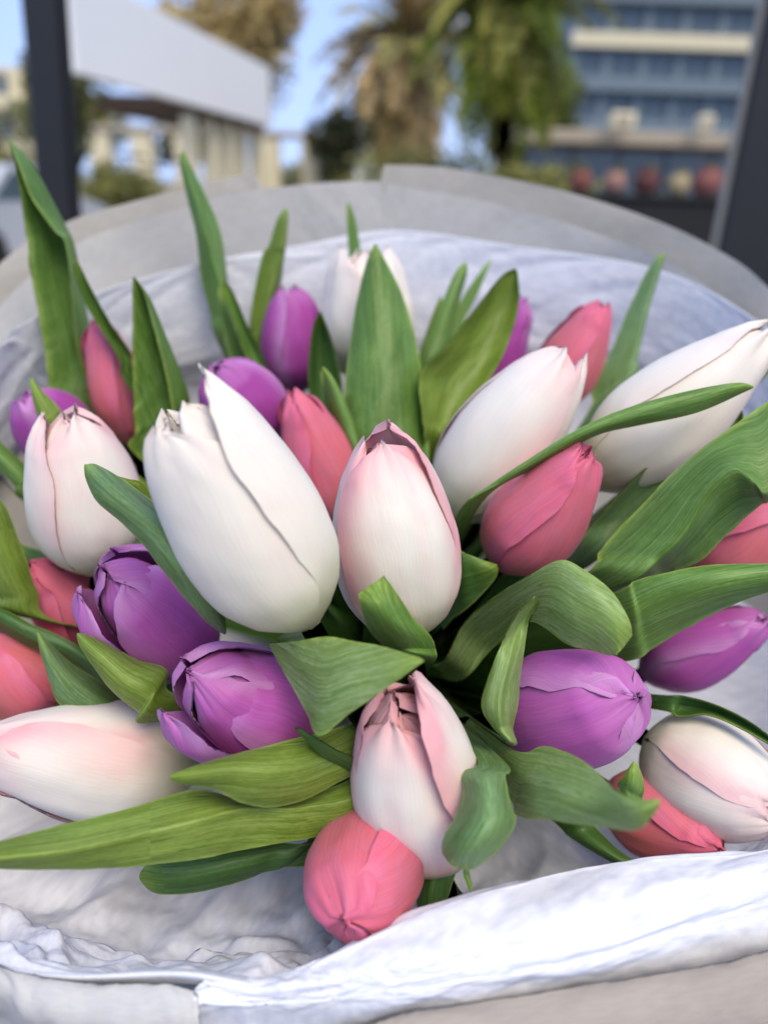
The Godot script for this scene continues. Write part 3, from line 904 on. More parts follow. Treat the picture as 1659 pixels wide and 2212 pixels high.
func tulip(kind: String, b: Array, tp: Array, rd: float, label: String, o := {}):
	var p0 := at(b[0], b[1], b[2])
	var p1 := at(tp[0], tp[1], tp[2])
	var ln := p0.distance_to(p1)
	var ay := (p1 - p0) / ln
	var c := EYE - p0
	var az := (c - ay * c.dot(ay)).normalized()
	var ax := ay.cross(az)
	var n := thing("tulip", p0, label, "tulip", "tulips in the bouquet")
	n.basis = Basis(ax, ay, az)
	var inv := n.transform.affine_inverse()
	var sd := float(taken["tulip"]) * 1.37 + 0.5
	var roll := deg_to_rad(o.get("roll", 0.0))
	var shape: Array = BUD if o.get("bud", false) else BODY
	var m: Material = mat[{"white": "white", "purple": "purple", "pink": "pink"}[kind]]
	for k in 6:
		var inner := k >= 3
		var po: Dictionary = o.duplicate()
		po.merge(o.get(k, {}), true)
		var a0 := roll + TAU / 3.0 * (k % 3) + (PI / 3.0 if inner else 0.0) + deg_to_rad(po.get("turn", 0.0))
		var lk: float = ln * po.get("len", 1.0) * (1.0 - 0.04 * absf(nz.get_noise_1d(sd + k * 3.3)) * 2.0) * (0.97 if inner else 1.0)
		var lay: float = (0.87 if inner else 1.0) * po.get("rad", 1.0)
		put("petal", petal(kind, lk, rd, a0, po.get("span", 1.0), lay, shape, po, inner, sd + k * 2.1), m, n)
	# heart of the bloom: six short anthers round a pistil, mostly hidden
	put("pistil", tube([Vector3(0, ln * 0.05, 0), Vector3(0, ln * 0.3, 0), Vector3(0, ln * 0.5, 0)], 0.004, 0.003, Color(0.35, 0.42, 0.16), 7, 5), mat.stem, n)
	# stem, bending from the tie to the bloom
	var foot := BIND + (p0 - BIND).normalized() * 0.02 + Vector3(rng.randf_range(-1, 1), rng.randf_range(-1, 1), rng.randf_range(-1, 1)) * 0.008
	var tail := BIND + (BIND - at(835, 1050, 0.33)).normalized() * 0.125 + Vector3(rng.randf_range(-1, 1), 0, rng.randf_range(-1, 1)) * 0.014
	var q := p0 - ay * minf(0.05, p0.distance_to(foot) * 0.35)
	var path := [inv * (p0 + ay * 0.002), inv * q, inv * (q.lerp(foot, 0.5) - ay * 0.01), inv * foot, inv * tail]
	put("stem", tube(path, 0.0036, 0.0030, Color(0.16, 0.27, 0.07), 10, 24), mat.stem, n)
	# two sheathing leaves low on the stem
	for s in 2:
		var ang := rng.randf() * TAU
		var rows := []
		var uvs := []
		var cols := []
		for i in 13:
			var t := float(i) / 12.0
			var cpt := cat(path, lerpf(0.72, 0.12 + 0.08 * s, t))
			var away := (Vector3(sin(ang), 0, cos(ang)) * (0.004 + 0.017 * t * t))
			var side := Vector3(cos(ang), 0, -sin(ang))
			var hw := 0.016 * sin(PI * (0.12 + 0.86 * t))
			var line := PackedVector3Array()
			var luv := PackedVector2Array()
			var lc := PackedColorArray()
			for j in 7:
				var u := j / 3.0 - 1.0
				line.append(cpt + away + side * u * hw - Vector3(sin(ang), 0, cos(ang)) * (u * u * hw * 0.5))
				luv.append(Vector2(u * 0.2 + 0.5, t))
				lc.append(Color(0.07, 0.15, 0.04))
			rows.append(line)
			uvs.append(luv)
			cols.append(lc)
		put("sheath_leaf", sheet_mesh(rows, uvs, cols, 0.0007), mat.leaf0, n)

func flowers():
	tulip("white", [668, 1345, 0.230], [382, 868, 0.202], 0.0216, "largest creamy white tulip, ragged open tip, left of the pink-white centre tulip", {"roll": -40, "hand": -1.0, "flush": 0.06, "open": 0.48, "loose": 1.0, 0: {"len": 0.98}, 1: {"len": 1.08, "open": 0.4}, 2: {"len": 0.98}, 3: {"len": 1.03, "open": 0.9}, 4: {"len": 1.0, "open": 0.7}, 5: {"len": 1.01, "open": 0.9}})
	tulip("white", [885, 1372, 0.268], [815, 945, 0.240], 0.0213, "pink flushed white tulip upright in the centre with a curled green leaf at its foot", {"roll": 15, "hand": -1.0, "flush": 0.85, "open": 0.05, 1: {"len": 1.05, "open": 0.2, "hand": 0.2, "rad": 0.97}})
	tulip("white", [965, 1118, 0.322], [1232, 758, 0.292], 0.0212, "white tulip leaning between the broad olive leaf and the pink tulip", {"roll": -25, "flush": 0.32, "open": 0.12, 1: {"len": 1.02}})
	tulip("white", [1262, 1045, 0.312], [1668, 704, 0.288], 0.0212, "long pointed white tulip crossed by a narrow leaf at the back corner", {"roll": 30, "flush": 0.10, "point": 0.5, "bud": true, "len": 1.0, 3: {"len": 1.03}})
	tulip("white", [215, 1235, 0.312], [140, 885, 0.285], 0.0214, "pale pink-white tulip beside the far purple tulip above the open lilac one", {"roll": 25, "flush": 0.4, "open": 0.25, "point": 0.35})
	tulip("purple", [425, 1425, 0.302], [210, 1215, 0.255], 0.0196, "open lilac purple tulip with a flared outer petal below the pink-white one", {"roll": 20, "flush": 0.0, "open": 0.30, "curl": 0.1, 0: {"len": 0.86}, 2: {"flare": 0.30, "len": 0.92, "loose": 1.0}, 1: {"flare": 0.25, "len": 0.92, "loose": 1.0}, 3: {"rad": 0.92}, 4: {"rad": 0.85}, 5: {"rad": 0.8, "len": 0.95}})
	tulip("purple", [672, 1590, 0.272], [395, 1445, 0.225], 0.0188, "purple tulip with one loose lower petal beside the triangular folded leaf", {"roll": 30, "flush": 0.1, "open": 0.25, "curl": 0.1, 0: {"len": 0.86}, 2: {"flare": 0.45, "len": 0.98, "loose": 1.0}})
	tulip("white", [945, 1850, 0.252], [848, 1490, 0.214], 0.0198, "pink edged white tulip low in the middle with a leaf hugging its base", {"roll": -35, "hand": -1.0, "flush": 0.95, "open": 0.12, "tuck": 3.0, 1: {"len": 1.04, "open": 0.22}, 0: {"len": 0.93}, 2: {"len": 1.0}, 3: {"rad": 0.85, "len": 0.93}, 5: {"rad": 0.9}})
	tulip("pink", [832, 1800, 0.250], [738, 1992, 0.203], 0.0172, "coral tulip lowest in front, its closed mouth turned downward", {"tuck": 4.5, "roll": 55, "flush": 0.5, "open": 0.12, "curl": 0.3})
	tulip("purple", [1108, 1545, 0.278], [1380, 1505, 0.224], 0.0196, "round purple tulip with its puckered mouth facing the small coral tulip", {"roll": 28, "flush": 0.0, "open": 0.22, "curl": 0.3})
	tulip("pink", [1075, 1222, 0.302], [1275, 968, 0.266], 0.0180, "bright pink tulip under the narrow crossing leaf", {"tuck": 4.5, "roll": -62, "flush": 0.35, "bud": true, "open": 0.1})
	tulip("pink", [735, 1135, 0.352], [632, 842, 0.325], 0.0166, "pink tulip wedged between the largest white tulip and the centre one", {"tuck": 4.5, "roll": 38, "flush": 0.3, "bud": true})
	tulip("purple", [638, 850, 0.420], [630, 618, 0.402], 0.0180, "upright purple tulip in the back row beside the white one", {"roll": 35, "flush": 0.8, "open": 0.12})
	tulip("purple", [575, 950, 0.362], [470, 785, 0.330], 0.0190, "dark purple tulip peeking over the largest white tulip", {"roll": 10, "flush": 0.9, "open": 0.2, "curl": 0.2})
	tulip("white", [800, 830, 0.402], [785, 530, 0.388], 0.0245, "white tulip with parted pointed petals behind the broad upright leaf", {"roll": 62, "flush": 0.14, "point": 0.6, "open": 0.5, "loose": 1.0})
	tulip("purple", [1000, 890, 0.425], [1133, 640, 0.402], 0.0176, "purple tulip hidden behind the broad olive leaf at the back", {"roll": 20, "flush": 0.9, "bud": true})
	tulip("pink", [1170, 890, 0.388], [1302, 652, 0.366], 0.0160, "coral pink tulip in the back row above the leaning white tulip", {"tuck": 4.5, "roll": 65, "flush": 0.7, "bud": true, "open": 0.05})
	tulip("pink", [300, 965, 0.382], [205, 690, 0.362], 0.0148, "peach pink bud between the tall leaves of the far corner", {"tuck": 4.5, "roll": 50, "flush": 1.0, "bud": true})
	tulip("purple", [165, 985, 0.362], [52, 850, 0.335], 0.0172, "small purple tulip behind a short bright leaf tip", {"roll": 40, "flush": 0.9, "open": 0.1})
	tulip("pink", [205, 1375, 0.335], [62, 1218, 0.302], 0.0150, "small pink tulip half hidden behind the open lilac one", {"tuck": 4.5, "roll": 30, "flush": 0.2, "bud": true})
	tulip("pink", [120, 1520, 0.312], [-75, 1385, 0.285], 0.0165, "coral tulip cut off by the frame above the lying pale tulip", {"tuck": 4.5, "roll": 60, "flush": 1.0, "bud": true})
	tulip("white", [425, 1665, 0.284], [-50, 1615, 0.254], 0.0216, "pale blush tulip lying sideways over the crumpled tissue", {"roll": -45, "flush": 0.6, "bud": true, "open": 0.15})
	tulip("pink", [1475, 1230, 0.322], [1750, 1050, 0.292], 0.0195, "coral tulip cut off by the frame under the broad torn leaf", {"tuck": 4.5, "roll": -70, "flush": 0.7, "bud": true})
	tulip("purple", [1385, 1458, 0.332], [1655, 1335, 0.302], 0.0152, "slim purple tulip lying under the broad smooth leaf", {"roll": -62, "flush": 0.3, "bud": true, "open": 0.1})
	tulip("white", [1400, 1600, 0.292], [1690, 1765, 0.252], 0.0212, "beige white tulip at the frame edge above the small coral tulip", {"roll": 60, "flush": 0.4, "open": 0.1})
	tulip("pink", [1310, 1705, 0.292], [1562, 1838, 0.256], 0.0150, "small coral tulip resting its mouth on the tissue edge", {"tuck": 4.5, "roll": 55, "flush": 0.9, "bud": true, "open": 0.1, "curl": 0.15})

# ------------------------------------------------------------------ leaves
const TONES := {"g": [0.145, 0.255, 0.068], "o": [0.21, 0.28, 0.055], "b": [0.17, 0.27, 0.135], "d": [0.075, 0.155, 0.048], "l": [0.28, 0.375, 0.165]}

# rows from tip to base. six to seven numbers: left x, y, right x, y, distance, tilt (left nearer), belly towards the eye.
# nine numbers: left, middle and right point with their distances, for leaves folded along a ridge
func leaf(tone: String, rows: Array, label: String, o := {}):
	var lp := []
	var mp := []
	var rp := []
	for r in rows:
		if r.size() == 9:
			lp.append(at(r[0], r[1], r[2]))
			mp.append(at(r[3], r[4], r[5]))
			rp.append(at(r[6], r[7], r[8]))
		else:
			var tilt: float = r[5] if r.size() > 5 else 0.0
			var bulge: float = r[6] if r.size() > 6 else 0.0
			lp.append(at(r[0], r[1], r[4] - tilt / 2))
			rp.append(at(r[2], r[3], r[4] + tilt / 2))
			mp.append(at((r[0] + r[2]) / 2.0, (r[1] + r[3]) / 2.0, r[4] - bulge))
	# the hidden sheath, running back towards the tie
	var nl := rows.size()
	if o.get("root", true):
		for w in [0.30, 0.62]:
			var c: Vector3 = (mp[nl - 1] as Vector3).lerp(BIND, w)
			var sx: Vector3 = ((rp[nl - 1] as Vector3) - lp[nl - 1]) * 0.5
			if sx.length() > 0.016:
				sx = sx.normalized() * 0.016
			var dz: Vector3 = (mp[nl - 1] as Vector3) - ((lp[nl - 1] as Vector3) + rp[nl - 1]) * 0.5
			if dz.length() > 0.012:
				dz = dz.normalized() * 0.012
			var k: float = 1.0 - 0.5 * w
			lp.append(c - sx * k - dz * 0.5)
			rp.append(c + sx * k - dz * 0.5)
			mp.append(c + dz * 0.5)
	var nr: int = 10 * (lp.size() - 1)
	nr = clampi(nr, 40, 110)
	var nc := 20
	var crisp: float = o.get("crisp", 0.0)
	var origin: Vector3 = mp[mp.size() - 1]
	var base := Color(TONES[tone][0], TONES[tone][1], TONES[tone][2]) * rng.randf_range(0.9, 1.12)
	var sd := rng.randf() * 90.0
	var g := []
	var uvs := []
	var cols := []
	var run := 0.0
	var last: Vector3 = mp[0]
	for i in nr + 1:
		var v := float(i) / nr
		var a := cat(lp, v)
		var m := cat(mp, v)
		var b := cat(rp, v)
		run += m.distance_to(last)
		last = m
		var wid := a.distance_to(m) + m.distance_to(b)
		var line := PackedVector3Array()
		var luv := PackedVector2Array()
		var lc := PackedColorArray()
		for j in nc + 1:
			var u := float(j) / nc
			# smooth bow through the three points, or a sharper fold
			var bow := a * (2.0 * (u - 0.5) * (u - 1.0)) + m * (4.0 * u * (1.0 - u)) + b * (2.0 * u * (u - 0.5))
			var fold := a.lerp(m, u * 2.0) if u < 0.5 else m.lerp(b, u * 2.0 - 1.0)
			var p := bow.lerp(fold, crisp)
			var e := absf(u * 2.0 - 1.0)
			p += fwd_axis * nz.get_noise_3d(u * 1.5 + sd, run * 28.0, sd) * wid * 0.045
			p += fwd_axis * nz.get_noise_3d(run * 70.0, sd, u) * wid * 0.05 * smoothstep(0.7, 1.0, e)
			line.append(p - origin)
			luv.append(Vector2((u - 0.5) * wid * 14.0 + sd, run * 9.0 + sd * 0.3))
			var n := nz.get_noise_2d(u * 2.0 + sd, run * 30.0)
			var c := base * (1.0 + 0.22 * n)
			c = c.lerp(Color(0.34, 0.44, 0.11), 0.8 * smoothstep(0.93, 1.0, e))
			c = c.lerp(Color(0.30, 0.40, 0.07), 0.7 * (1.0 - smoothstep(0.0, 0.012, run)))
			c = c.lerp(base * Color(1.25, 1.2, 1.0), 0.14 * exp(-pow((u - 0.5) / 0.05, 2.0)))
			lc.append(c)
		g.append(line)
		uvs.append(luv)
		cols.append(lc)
	var mi := put("tulip_leaf", sheet_mesh(g, uvs, cols, 0.0006), mat["leaf%d" % (1 if tone in ["b", "l"] else 0)], self, origin)
	tag(mi, label, "leaf", "long green leaves among the tulips")

func leaves():
	leaf("g", [[17, 299, 0.352, 17, 299, 0.352, 17, 299, 0.352], [34, 354, 0.353, 69, 354, 0.362, 40, 352, 0.350], [46, 429, 0.357, 114, 433, 0.370, 70, 429, 0.351], [55, 496, 0.362, 146, 496, 0.376, 118, 498, 0.356], [63, 530, 0.364, 157, 526, 0.378, 139, 519, 0.359], [65, 579, 0.366, 167, 579, 0.380, 152, 579, 0.362],
		[78, 650, 0.369, 178, 640, 0.383, 155, 650, 0.364], [95, 740, 0.372, 197, 720, 0.386, 165, 735, 0.366], [107, 810, 0.374, 212, 800, 0.388, 186, 820, 0.368], [132, 890, 0.376, 228, 880, 0.388, 215, 890, 0.372]], "tallest folded leaf with a wavy edge in front of the narrow post", {"crisp": 0.3})
	leaf("g", [[162, 560, 165, 560, 0.345], [165, 593, 172, 573, 0.345, 0.002, -0.002], [185, 653, 210, 648, 0.346, 0.004, -0.006], [220, 713, 245, 708, 0.347, 0.004, -0.007], [260, 778, 282, 762, 0.349, 0.004, -0.006], [290, 850, 310, 830, 0.352, 0.004, -0.004]], "narrow channelled leaf crossing the peach pink bud")
	leaf("g", [[289, 598, 0.334, 289, 598, 0.334, 290, 598, 0.334], [287, 648, 0.334, 321, 643, 0.341, 312, 633, 0.332], [288, 748, 0.336, 346, 700, 0.346, 330, 698, 0.332], [289, 848, 0.338, 368, 760, 0.350, 347, 760, 0.333], [291, 900, 0.340, 392, 818, 0.353, 362, 818, 0.335], [293, 935, 0.341, 408, 862, 0.355, 372, 885, 0.337], [300, 990, 0.345, 418, 930, 0.358, 385, 940, 0.342]], "pointed green leaf with a pale ridge beside the largest white tulip", {"crisp": 0.3})
	leaf("g", [[395, 325, 0.398, 395, 325, 0.398, 396, 325, 0.398], [390, 350, 0.399, 400, 360, 0.396, 415, 365, 0.402], [405, 425, 0.401, 429, 440, 0.396, 450, 435, 0.408], [425, 505, 0.405, 450, 520, 0.398, 475, 500, 0.412], [435, 598, 0.41, 476, 600, 0.402, 491, 598, 0.418], [455, 673, 0.414, 488, 680, 0.406, 495, 680, 0.42], [475, 748, 0.417, 490, 760, 0.41, 496, 763, 0.42]], "tall two-toned leaf rising over the grey paper corner", {"crisp": 0.75})
	leaf("g", [[472, 620, 474, 620, 0.392], [475, 663, 487, 648, 0.393, 0.002], [487, 728, 515, 728, 0.395, 0.004], [495, 768, 535, 778, 0.397, 0.004], [510, 830, 560, 835, 0.40, 0.004]], "slim shaded leaf just behind its forward twin", {})
	leaf("g", [[479, 608, 482, 608, 0.382], [487, 648, 502, 628, 0.383, 0.003, -0.003], [510, 708, 532, 698, 0.385, 0.004, -0.005], [530, 768, 562, 758, 0.388, 0.004, -0.006], [555, 818, 596, 843, 0.39, 0.004, -0.005], [580, 860, 620, 880, 0.395, 0.004, -0.003]], "slim forward leaf leaning toward the upright purple tulip", {})
	leaf("o", [[616, 450, 0.405, 617, 450, 0.405, 618, 451, 0.405], [600, 475, 0.406, 616, 470, 0.402, 622, 465, 0.405], [582, 530, 0.408, 612, 530, 0.402, 617, 530, 0.41], [567, 553, 0.41, 608, 552, 0.404, 613, 560, 0.412], [550, 633, 0.414, 590, 620, 0.407, 609, 600, 0.418], [540, 718, 0.418, 572, 700, 0.412, 604, 640, 0.422], [545, 790, 0.422, 572, 770, 0.418, 600, 720, 0.426]], "bright leaf curving over the upright purple tulip", {"crisp": 0.5})
	leaf("g", [[750, 437, 752, 437, 0.412], [750, 480, 765, 467, 0.413, 0.003], [754, 550, 777, 527, 0.416, 0.003], [760, 600, 783, 575, 0.418, 0.003], [770, 680, 790, 660, 0.42, 0.003]], "small pointed tip behind the white tulip with parted petals", {})
	leaf("g", [[809, 527, 812, 527, 0.352], [790, 575, 830, 560, 0.352, 0.0, 0.003], [770, 658, 861, 620, 0.351, 0.002, 0.006], [756, 748, 886, 690, 0.35, 0.003, 0.008], [746, 838, 906, 780, 0.348, 0.004, 0.009], [741, 900, 918, 878, 0.346, 0.004, 0.009], [745, 960, 926, 985, 0.345, 0.004, 0.008], [770, 1040, 920, 1050, 0.35, 0.004, 0.006]], "broad upright leaf with dark vertical veins in the centre", {})
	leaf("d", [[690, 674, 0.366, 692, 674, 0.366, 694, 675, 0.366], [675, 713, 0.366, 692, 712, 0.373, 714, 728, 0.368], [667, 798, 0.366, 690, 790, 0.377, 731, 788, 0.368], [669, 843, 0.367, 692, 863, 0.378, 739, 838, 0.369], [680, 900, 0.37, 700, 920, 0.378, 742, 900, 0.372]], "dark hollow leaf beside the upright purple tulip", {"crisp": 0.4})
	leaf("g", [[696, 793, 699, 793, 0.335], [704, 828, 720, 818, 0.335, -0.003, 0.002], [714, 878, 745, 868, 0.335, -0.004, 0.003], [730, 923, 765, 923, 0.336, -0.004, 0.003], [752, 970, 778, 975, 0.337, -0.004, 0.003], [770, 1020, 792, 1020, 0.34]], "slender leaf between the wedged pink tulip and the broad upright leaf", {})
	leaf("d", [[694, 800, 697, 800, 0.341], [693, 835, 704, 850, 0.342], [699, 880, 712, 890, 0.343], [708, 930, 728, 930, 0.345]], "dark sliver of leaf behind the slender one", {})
	leaf("o", [[1109, 581, 1114, 581, 0.362], [1080, 600, 1118, 600, 0.361, 0.004, -0.004], [1030, 663, 1118, 668, 0.359, 0.012, -0.010], [965, 743, 1086, 768, 0.354, 0.016, -0.012], [908, 808, 1036, 848, 0.348, 0.018, -0.012], [912, 900, 985, 915, 0.344, 0.014, -0.010], [915, 960, 960, 960, 0.346, 0.008, -0.008]], "broad olive leaf twisting up beside the leaning white tulip", {})
	leaf("g", [[1003, 567, 1006, 567, 0.392], [985, 588, 1008, 590, 0.392, 0.002, 0.003], [960, 643, 992, 648, 0.39, 0.003, 0.004], [930, 723, 978, 713, 0.388, 0.003, 0.004], [907, 788, 962, 758, 0.385, 0.003, 0.004], [905, 850, 950, 830, 0.385]], "mid green leaf leaning behind the broad olive leaf", {})
	leaf("g", [[951, 640, 953, 640, 0.398], [938, 668, 955, 660, 0.398], [914, 738, 938, 713, 0.398], [904, 790, 925, 770, 0.398]], "small leaf behind the broad upright leaf shoulder", {})
	leaf("g", [[1061, 560, 1063, 560, 0.418], [1040, 583, 1051, 588, 0.418], [995, 650, 1030, 638, 0.42], [965, 720, 1000, 700, 0.422], [945, 790, 985, 770, 0.424]], "short leaf in front of the white tissue behind the olive leaf", {})
	leaf("b", [[1433, 547, 0.396, 1434, 547, 0.396, 1436, 549, 0.396], [1405, 573, 0.396, 1418, 585, 0.391, 1431, 568, 0.396], [1360, 663, 0.394, 1398, 660, 0.387, 1406, 650, 0.394], [1318, 763, 0.39, 1378, 740, 0.383, 1388, 715, 0.39], [1278, 843, 0.386, 1362, 785, 0.38, 1376, 772, 0.386], [1265, 900, 0.384, 1335, 850, 0.38, 1360, 830, 0.384]], "blue green leaf with a notched edge beside the coral back tulip", {"crisp": 0.6})
	leaf("g", [[1625, 834, 1626, 836, 0.262], [1580, 829, 1608, 845, 0.262, 0.002, 0.002], [1455, 853, 1505, 890, 0.263, 0.003, 0.003], [1330, 891, 1382, 917, 0.265, 0.003, 0.003], [1230, 938, 1300, 935, 0.267, 0.003, 0.003], [1150, 988, 1230, 968, 0.27, 0.003, 0.003], [1055, 1051, 1155, 1010, 0.274, 0.003, 0.003], [990, 1110, 1040, 1085, 0.28]], "long narrow leaf crossing both white tulips at the back", {})
	leaf("g", [[1720, 735, 1722, 738, 0.30], [1655, 778, 1665, 800, 0.302, 0.002], [1600, 823, 1615, 850, 0.305, 0.002], [1555, 873, 1575, 890, 0.308, 0.002], [1515, 920, 1545, 925, 0.312, 0.002]], "thin dark leaf leaving the frame beside the pointed white tulip", {})
	leaf("b", [[1601, 887, 1603, 889, 0.29], [1570, 890, 1598, 915, 0.29, 0.003, -0.004], [1505, 928, 1555, 958, 0.29, 0.004, -0.006], [1430, 983, 1480, 1023, 0.291, 0.005, -0.006], [1355, 1048, 1420, 1060, 0.293, 0.005, -0.006], [1285, 1125, 1365, 1120, 0.297, 0.005, -0.005], [1220, 1200, 1290, 1210, 0.302, 0.004, -0.004]], "grey green leaf running under the pointed white tulip", {})
	leaf("g", [[1760, 800, 0.262, 1762, 850, 0.256, 1765, 870, 0.262], [1659, 868, 0.262, 1665, 1050, 0.247, 1675, 1062, 0.262], [1580, 923, 0.262, 1625, 1042, 0.246, 1640, 1090, 0.264], [1505, 978, 0.262, 1590, 1016, 0.245, 1600, 1125, 0.266], [1430, 1043, 0.262, 1555, 1036, 0.247, 1545, 1175, 0.268], [1390, 1090, 0.264, 1515, 1085, 0.249, 1505, 1212, 0.27], [1340, 1140, 0.266, 1475, 1150, 0.252, 1455, 1235, 0.272], [1295, 1190, 0.268, 1425, 1200, 0.256, 1430, 1245, 0.274], [1262, 1240, 0.27, 1345, 1265, 0.262, 1370, 1262, 0.274]], "broad torn leaf with a ragged fold at the frame edge", {"crisp": 0.8})
	leaf("g", [[1870, 1225, 1872, 1235, 0.245], [1760, 1218, 1765, 1258, 0.246, 0.004, 0.004], [1659, 1219, 1659, 1277, 0.248, 0.006, 0.006], [1530, 1222, 1580, 1306, 0.252, 0.008, 0.008], [1430, 1240, 1480, 1356, 0.257, 0.009, 0.008], [1370, 1256, 1405, 1402, 0.262, 0.009, 0.008], [1325, 1280, 1345, 1428, 0.268, 0.008, 0.006]], "broad smooth leaf spreading over the slim purple tulip", {})
	leaf("l", [[1364, 1372, 1330, 1416, 0.222], [1356, 1337, 1315, 1414, 0.223, 0.006, 0.004], [1322, 1280, 1270, 1402, 0.226, 0.008, 0.006], [1266, 1235, 1224, 1390, 0.230, 0.010, 0.006], [1212, 1210, 1172, 1352, 0.237, 0.012, 0.004], [1145, 1242, 1140, 1345, 0.248, 0.012, 0.0], [1072, 1287, 1105, 1372, 0.262, 0.010, -0.004], [1002, 1348, 1060, 1405, 0.276, 0.008, -0.005], [957, 1430, 1000, 1468, 0.288, 0.006, -0.004]], "pale leaf bent over like an arch below the bright pink tulip", {})
	leaf("l", [[1154, 1289, 1158, 1290, 0.226], [1126, 1315, 1163, 1306, 0.227, 0.004, -0.004], [1095, 1365, 1142, 1345, 0.230, 0.006, -0.004], [1066, 1435, 1124, 1445, 0.233, 0.008, 0.006], [1041, 1520, 1118, 1515, 0.236, 0.008, 0.008], [1062, 1566, 1106, 1570, 0.24, 0.006, 0.007], [1092, 1600, 1104, 1608, 0.244, 0.002, 0.003]], "upright narrow leaf standing against the round purple tulip", {})
	leaf("d", [[1071, 1220, 1074, 1221, 0.276], [1045, 1212, 1070, 1246, 0.277, 0.004, 0.003], [1010, 1198, 1040, 1282, 0.28, 0.006, 0.004], [982, 1188, 1000, 1320, 0.285, 0.006, 0.004], [965, 1230, 975, 1340, 0.30]], "small dark leaf tip between the centre tulip and bright pink one", {})
	leaf("g", [[775, 1284, 830, 1244, 0.215], [780, 1305, 862, 1292, 0.217, 0.006, 0.007], [788, 1335, 894, 1338, 0.222, 0.008, 0.009], [805, 1370, 928, 1372, 0.230, 0.006, 0.010], [835, 1396, 939, 1400, 0.238, 0.004, 0.010], [868, 1412, 939, 1426, 0.245, 0.002, 0.008]], "curled leaf rolled over the foot of the centre tulip", {})
	leaf("l", [[915, 1424, 917, 1427, 0.196], [830, 1399, 822, 1494, 0.201, -0.004, 0.002], [760, 1385, 755, 1540, 0.206, -0.006, 0.004], [708, 1376, 692, 1588, 0.211, -0.006, 0.003], [650, 1384, 664, 1540, 0.218, -0.004, 0.0], [612, 1388, 634, 1485, 0.225, -0.002, -0.002], [582, 1390, 604, 1434, 0.232]], "light green triangular folded leaf over the low pink edged tulip", {"root": false})
	leaf("b", [[600, 1378, 604, 1392, 0.236], [622, 1364, 640, 1392, 0.24, -0.006], [655, 1362, 690, 1384, 0.246, -0.008], [700, 1372, 730, 1392, 0.256, -0.008]], "blue green back edge of leaf under the largest white tulip", {})
	leaf("b", [[184, 1004, 187, 1005, 0.232], [189, 1040, 212, 1006, 0.231, 0.004, 0.004], [215, 1086, 270, 1040, 0.228, 0.007, 0.008], [270, 1132, 325, 1081, 0.225, 0.009, 0.009], [320, 1186, 390, 1131, 0.222, 0.010, 0.010], [366, 1246, 436, 1191, 0.221, 0.010, 0.010], [415, 1305, 466, 1256, 0.224, 0.009, 0.009], [452, 1346, 483, 1321, 0.230, 0.006, 0.006], [484, 1368, 488, 1369, 0.238]], "dark waxy leaf arching across the largest white tulip's side", {"root": false})
	leaf("o", [[238, 1024, 240, 1026, 0.24], [275, 1034, 262, 1050, 0.24], [310, 1043, 300, 1078, 0.242], [330, 1075, 325, 1110, 0.245]], "small leaf tip between two white tulips behind the arching leaf", {"root": false})
	leaf("o", [[168, 1369, 172, 1369, 0.252], [175, 1397, 192, 1374, 0.252, 0.003, 0.004], [210, 1447, 242, 1396, 0.253, 0.006, 0.007], [250, 1497, 300, 1428, 0.255, 0.008, 0.008], [300, 1537, 358, 1446, 0.258, 0.008, 0.008], [325, 1560, 385, 1500, 0.262, 0.006, 0.006]], "rounded olive leaf tip under the open lilac tulip", {})
	leaf("b", [[81, 1367, 84, 1368, 0.268], [90, 1412, 102, 1384, 0.268, 0.003, 0.004], [110, 1472, 148, 1430, 0.27, 0.006, 0.006], [130, 1520, 205, 1466, 0.272, 0.006, 0.006], [190, 1560, 255, 1502, 0.276, 0.006, 0.006], [250, 1590, 295, 1540, 0.282, 0.004, 0.004]], "blue green leaf behind the lying blush tulip", {})
	leaf("o", [[-90, 1020, -70, 1015, 0.285], [-80, 1100, 5, 1085, 0.286, 0.004, 0.005], [-60, 1180, 38, 1165, 0.288, 0.006, 0.006], [-30, 1250, 58, 1215, 0.29, 0.006, 0.006], [0, 1290, 80, 1275, 0.294, 0.006, 0.006], [40, 1330, 130, 1345, 0.30, 0.004, 0.004]], "olive leaf at the frame edge beside the small pink tulip", {})
	leaf("g", [[-90, 920, -88, 922, 0.33], [-40, 980, -20, 940, 0.33, 0.004, 0.004], [0, 1015, 30, 982, 0.331, 0.004, 0.005], [35, 1052, 62, 1015, 0.333, 0.004, 0.005], [70, 1090, 90, 1060, 0.337, 0.003, 0.004]], "green leaf entering from the frame edge below the small purple tulip", {})
	leaf("d", [[-80, 1290, -78, 1295, 0.292], [0, 1358, 0, 1314, 0.29, -0.004, 0.004], [65, 1397, 70, 1350, 0.29, -0.005, 0.004], [140, 1425, 150, 1385, 0.291, -0.005, 0.004], [215, 1475, 230, 1440, 0.294, -0.004, 0.004], [270, 1520, 290, 1495, 0.30]], "long dark leaf running from the frame edge under the lilac tulip", {})
	leaf("b", [[-60, 1330, -55, 1330, 0.302], [-10, 1390, 20, 1366, 0.302, 0.003], [32, 1447, 80, 1396, 0.303, 0.005], [80, 1500, 130, 1470, 0.304, 0.005], [130, 1560, 190, 1530, 0.308, 0.004]], "teal leaf beside the cut off coral tulip", {})
	leaf("o", [[66, 817, 69, 818, 0.318], [70, 850, 95, 848, 0.318, 0.002, 0.002], [84, 905, 130, 884, 0.32, 0.003, 0.003], [110, 950, 165, 930, 0.325, 0.003, 0.003]], "short bright leaf tip over the small purple tulip", {})
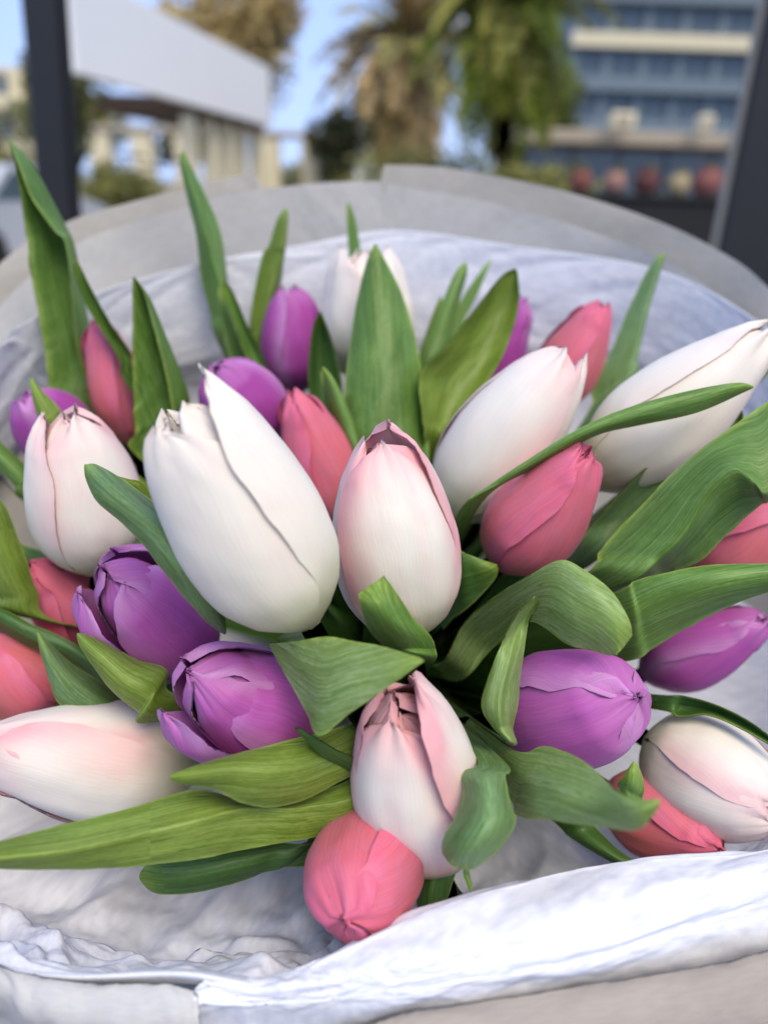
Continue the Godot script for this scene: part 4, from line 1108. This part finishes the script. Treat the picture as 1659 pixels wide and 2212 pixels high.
	leaf("o", [[366, 1677, 368, 1680, 0.205], [430, 1653, 400, 1693, 0.209, -0.003, 0.003], [525, 1626, 470, 1706, 0.215, -0.006, 0.005], [625, 1601, 545, 1738, 0.221, -0.008, 0.006], [700, 1582, 640, 1732, 0.229, -0.008, 0.006], [780, 1558, 780, 1665, 0.238, -0.008, 0.005], [830, 1560, 850, 1650, 0.25, -0.006]], "broad yellow green leaf pointing over the lying blush tulip", {})
	leaf("o", [[-170, 1868, 0.190, -170, 1872, 0.190, -170, 1874, 0.190], [0, 1820, 0.204, 0, 1853, 0.197, 0, 1876, 0.201], [150, 1780, 0.211, 150, 1838, 0.202, 150, 1876, 0.207], [300, 1743, 0.218, 300, 1803, 0.208, 300, 1869, 0.213], [420, 1706, 0.224, 420, 1775, 0.213, 420, 1854, 0.218], [500, 1722, 0.228, 500, 1753, 0.219, 500, 1840, 0.223], [560, 1738, 0.231, 558, 1746, 0.224, 575, 1825, 0.227], [655, 1722, 0.236, 660, 1745, 0.230, 672, 1808, 0.234], [790, 1660, 0.246, 800, 1703, 0.24, 820, 1773, 0.244]], "longest leaf stretching low to the frame edge over the tissue", {"crisp": 0.8})
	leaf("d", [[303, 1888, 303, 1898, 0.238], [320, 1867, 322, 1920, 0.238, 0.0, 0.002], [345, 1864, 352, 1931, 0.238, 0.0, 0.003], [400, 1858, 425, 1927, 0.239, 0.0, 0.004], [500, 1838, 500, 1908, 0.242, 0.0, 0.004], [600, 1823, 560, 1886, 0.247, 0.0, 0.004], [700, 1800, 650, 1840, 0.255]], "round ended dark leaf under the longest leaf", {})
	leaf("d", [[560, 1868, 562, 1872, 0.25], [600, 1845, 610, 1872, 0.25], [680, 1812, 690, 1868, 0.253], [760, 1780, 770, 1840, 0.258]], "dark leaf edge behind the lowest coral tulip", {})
	leaf("b", [[975, 1868, 1010, 1879, 0.205], [956, 1838, 1040, 1862, 0.203, -0.004, 0.006], [962, 1803, 1080, 1828, 0.203, -0.005, 0.009], [985, 1763, 1111, 1778, 0.205, -0.006, 0.010], [1002, 1708, 1100, 1733, 0.209, -0.006, 0.009], [1000, 1670, 1090, 1678, 0.213, -0.005, 0.006], [1030, 1640, 1092, 1650, 0.225]], "cupped blue green leaf hugging the low pink edged tulip", {})
	leaf("g", [[1016, 1926, 1018, 1927, 0.214], [1007, 1905, 1020, 1912, 0.213], [1001, 1886, 1014, 1892, 0.212], [1000, 1872, 1012, 1874, 0.210]], "tiny leaf shred hanging under the cupped leaf", {"root": false})
	leaf("l", [[1425, 1727, 1426, 1730, 0.168], [1378, 1729, 1405, 1764, 0.172, 0.0, 0.003], [1335, 1713, 1370, 1792, 0.178, -0.002, 0.005], [1300, 1680, 1280, 1780, 0.190, -0.004, 0.006], [1250, 1640, 1180, 1770, 0.203, -0.006, 0.007], [1178, 1614, 1115, 1760, 0.220, -0.006, 0.007], [1108, 1620, 1098, 1720, 0.235, -0.004, 0.005]], "pale leaf reaching forward under the round purple tulip, blurred tip", {})
	leaf("g", [[1368, 1645, 1372, 1646, 0.232], [1352, 1668, 1386, 1680, 0.233, 0.003, 0.003], [1335, 1690, 1386, 1722, 0.236, 0.003, 0.003], [1310, 1700, 1350, 1740, 0.245]], "small upright leaf tip between purple and small coral tulip", {})
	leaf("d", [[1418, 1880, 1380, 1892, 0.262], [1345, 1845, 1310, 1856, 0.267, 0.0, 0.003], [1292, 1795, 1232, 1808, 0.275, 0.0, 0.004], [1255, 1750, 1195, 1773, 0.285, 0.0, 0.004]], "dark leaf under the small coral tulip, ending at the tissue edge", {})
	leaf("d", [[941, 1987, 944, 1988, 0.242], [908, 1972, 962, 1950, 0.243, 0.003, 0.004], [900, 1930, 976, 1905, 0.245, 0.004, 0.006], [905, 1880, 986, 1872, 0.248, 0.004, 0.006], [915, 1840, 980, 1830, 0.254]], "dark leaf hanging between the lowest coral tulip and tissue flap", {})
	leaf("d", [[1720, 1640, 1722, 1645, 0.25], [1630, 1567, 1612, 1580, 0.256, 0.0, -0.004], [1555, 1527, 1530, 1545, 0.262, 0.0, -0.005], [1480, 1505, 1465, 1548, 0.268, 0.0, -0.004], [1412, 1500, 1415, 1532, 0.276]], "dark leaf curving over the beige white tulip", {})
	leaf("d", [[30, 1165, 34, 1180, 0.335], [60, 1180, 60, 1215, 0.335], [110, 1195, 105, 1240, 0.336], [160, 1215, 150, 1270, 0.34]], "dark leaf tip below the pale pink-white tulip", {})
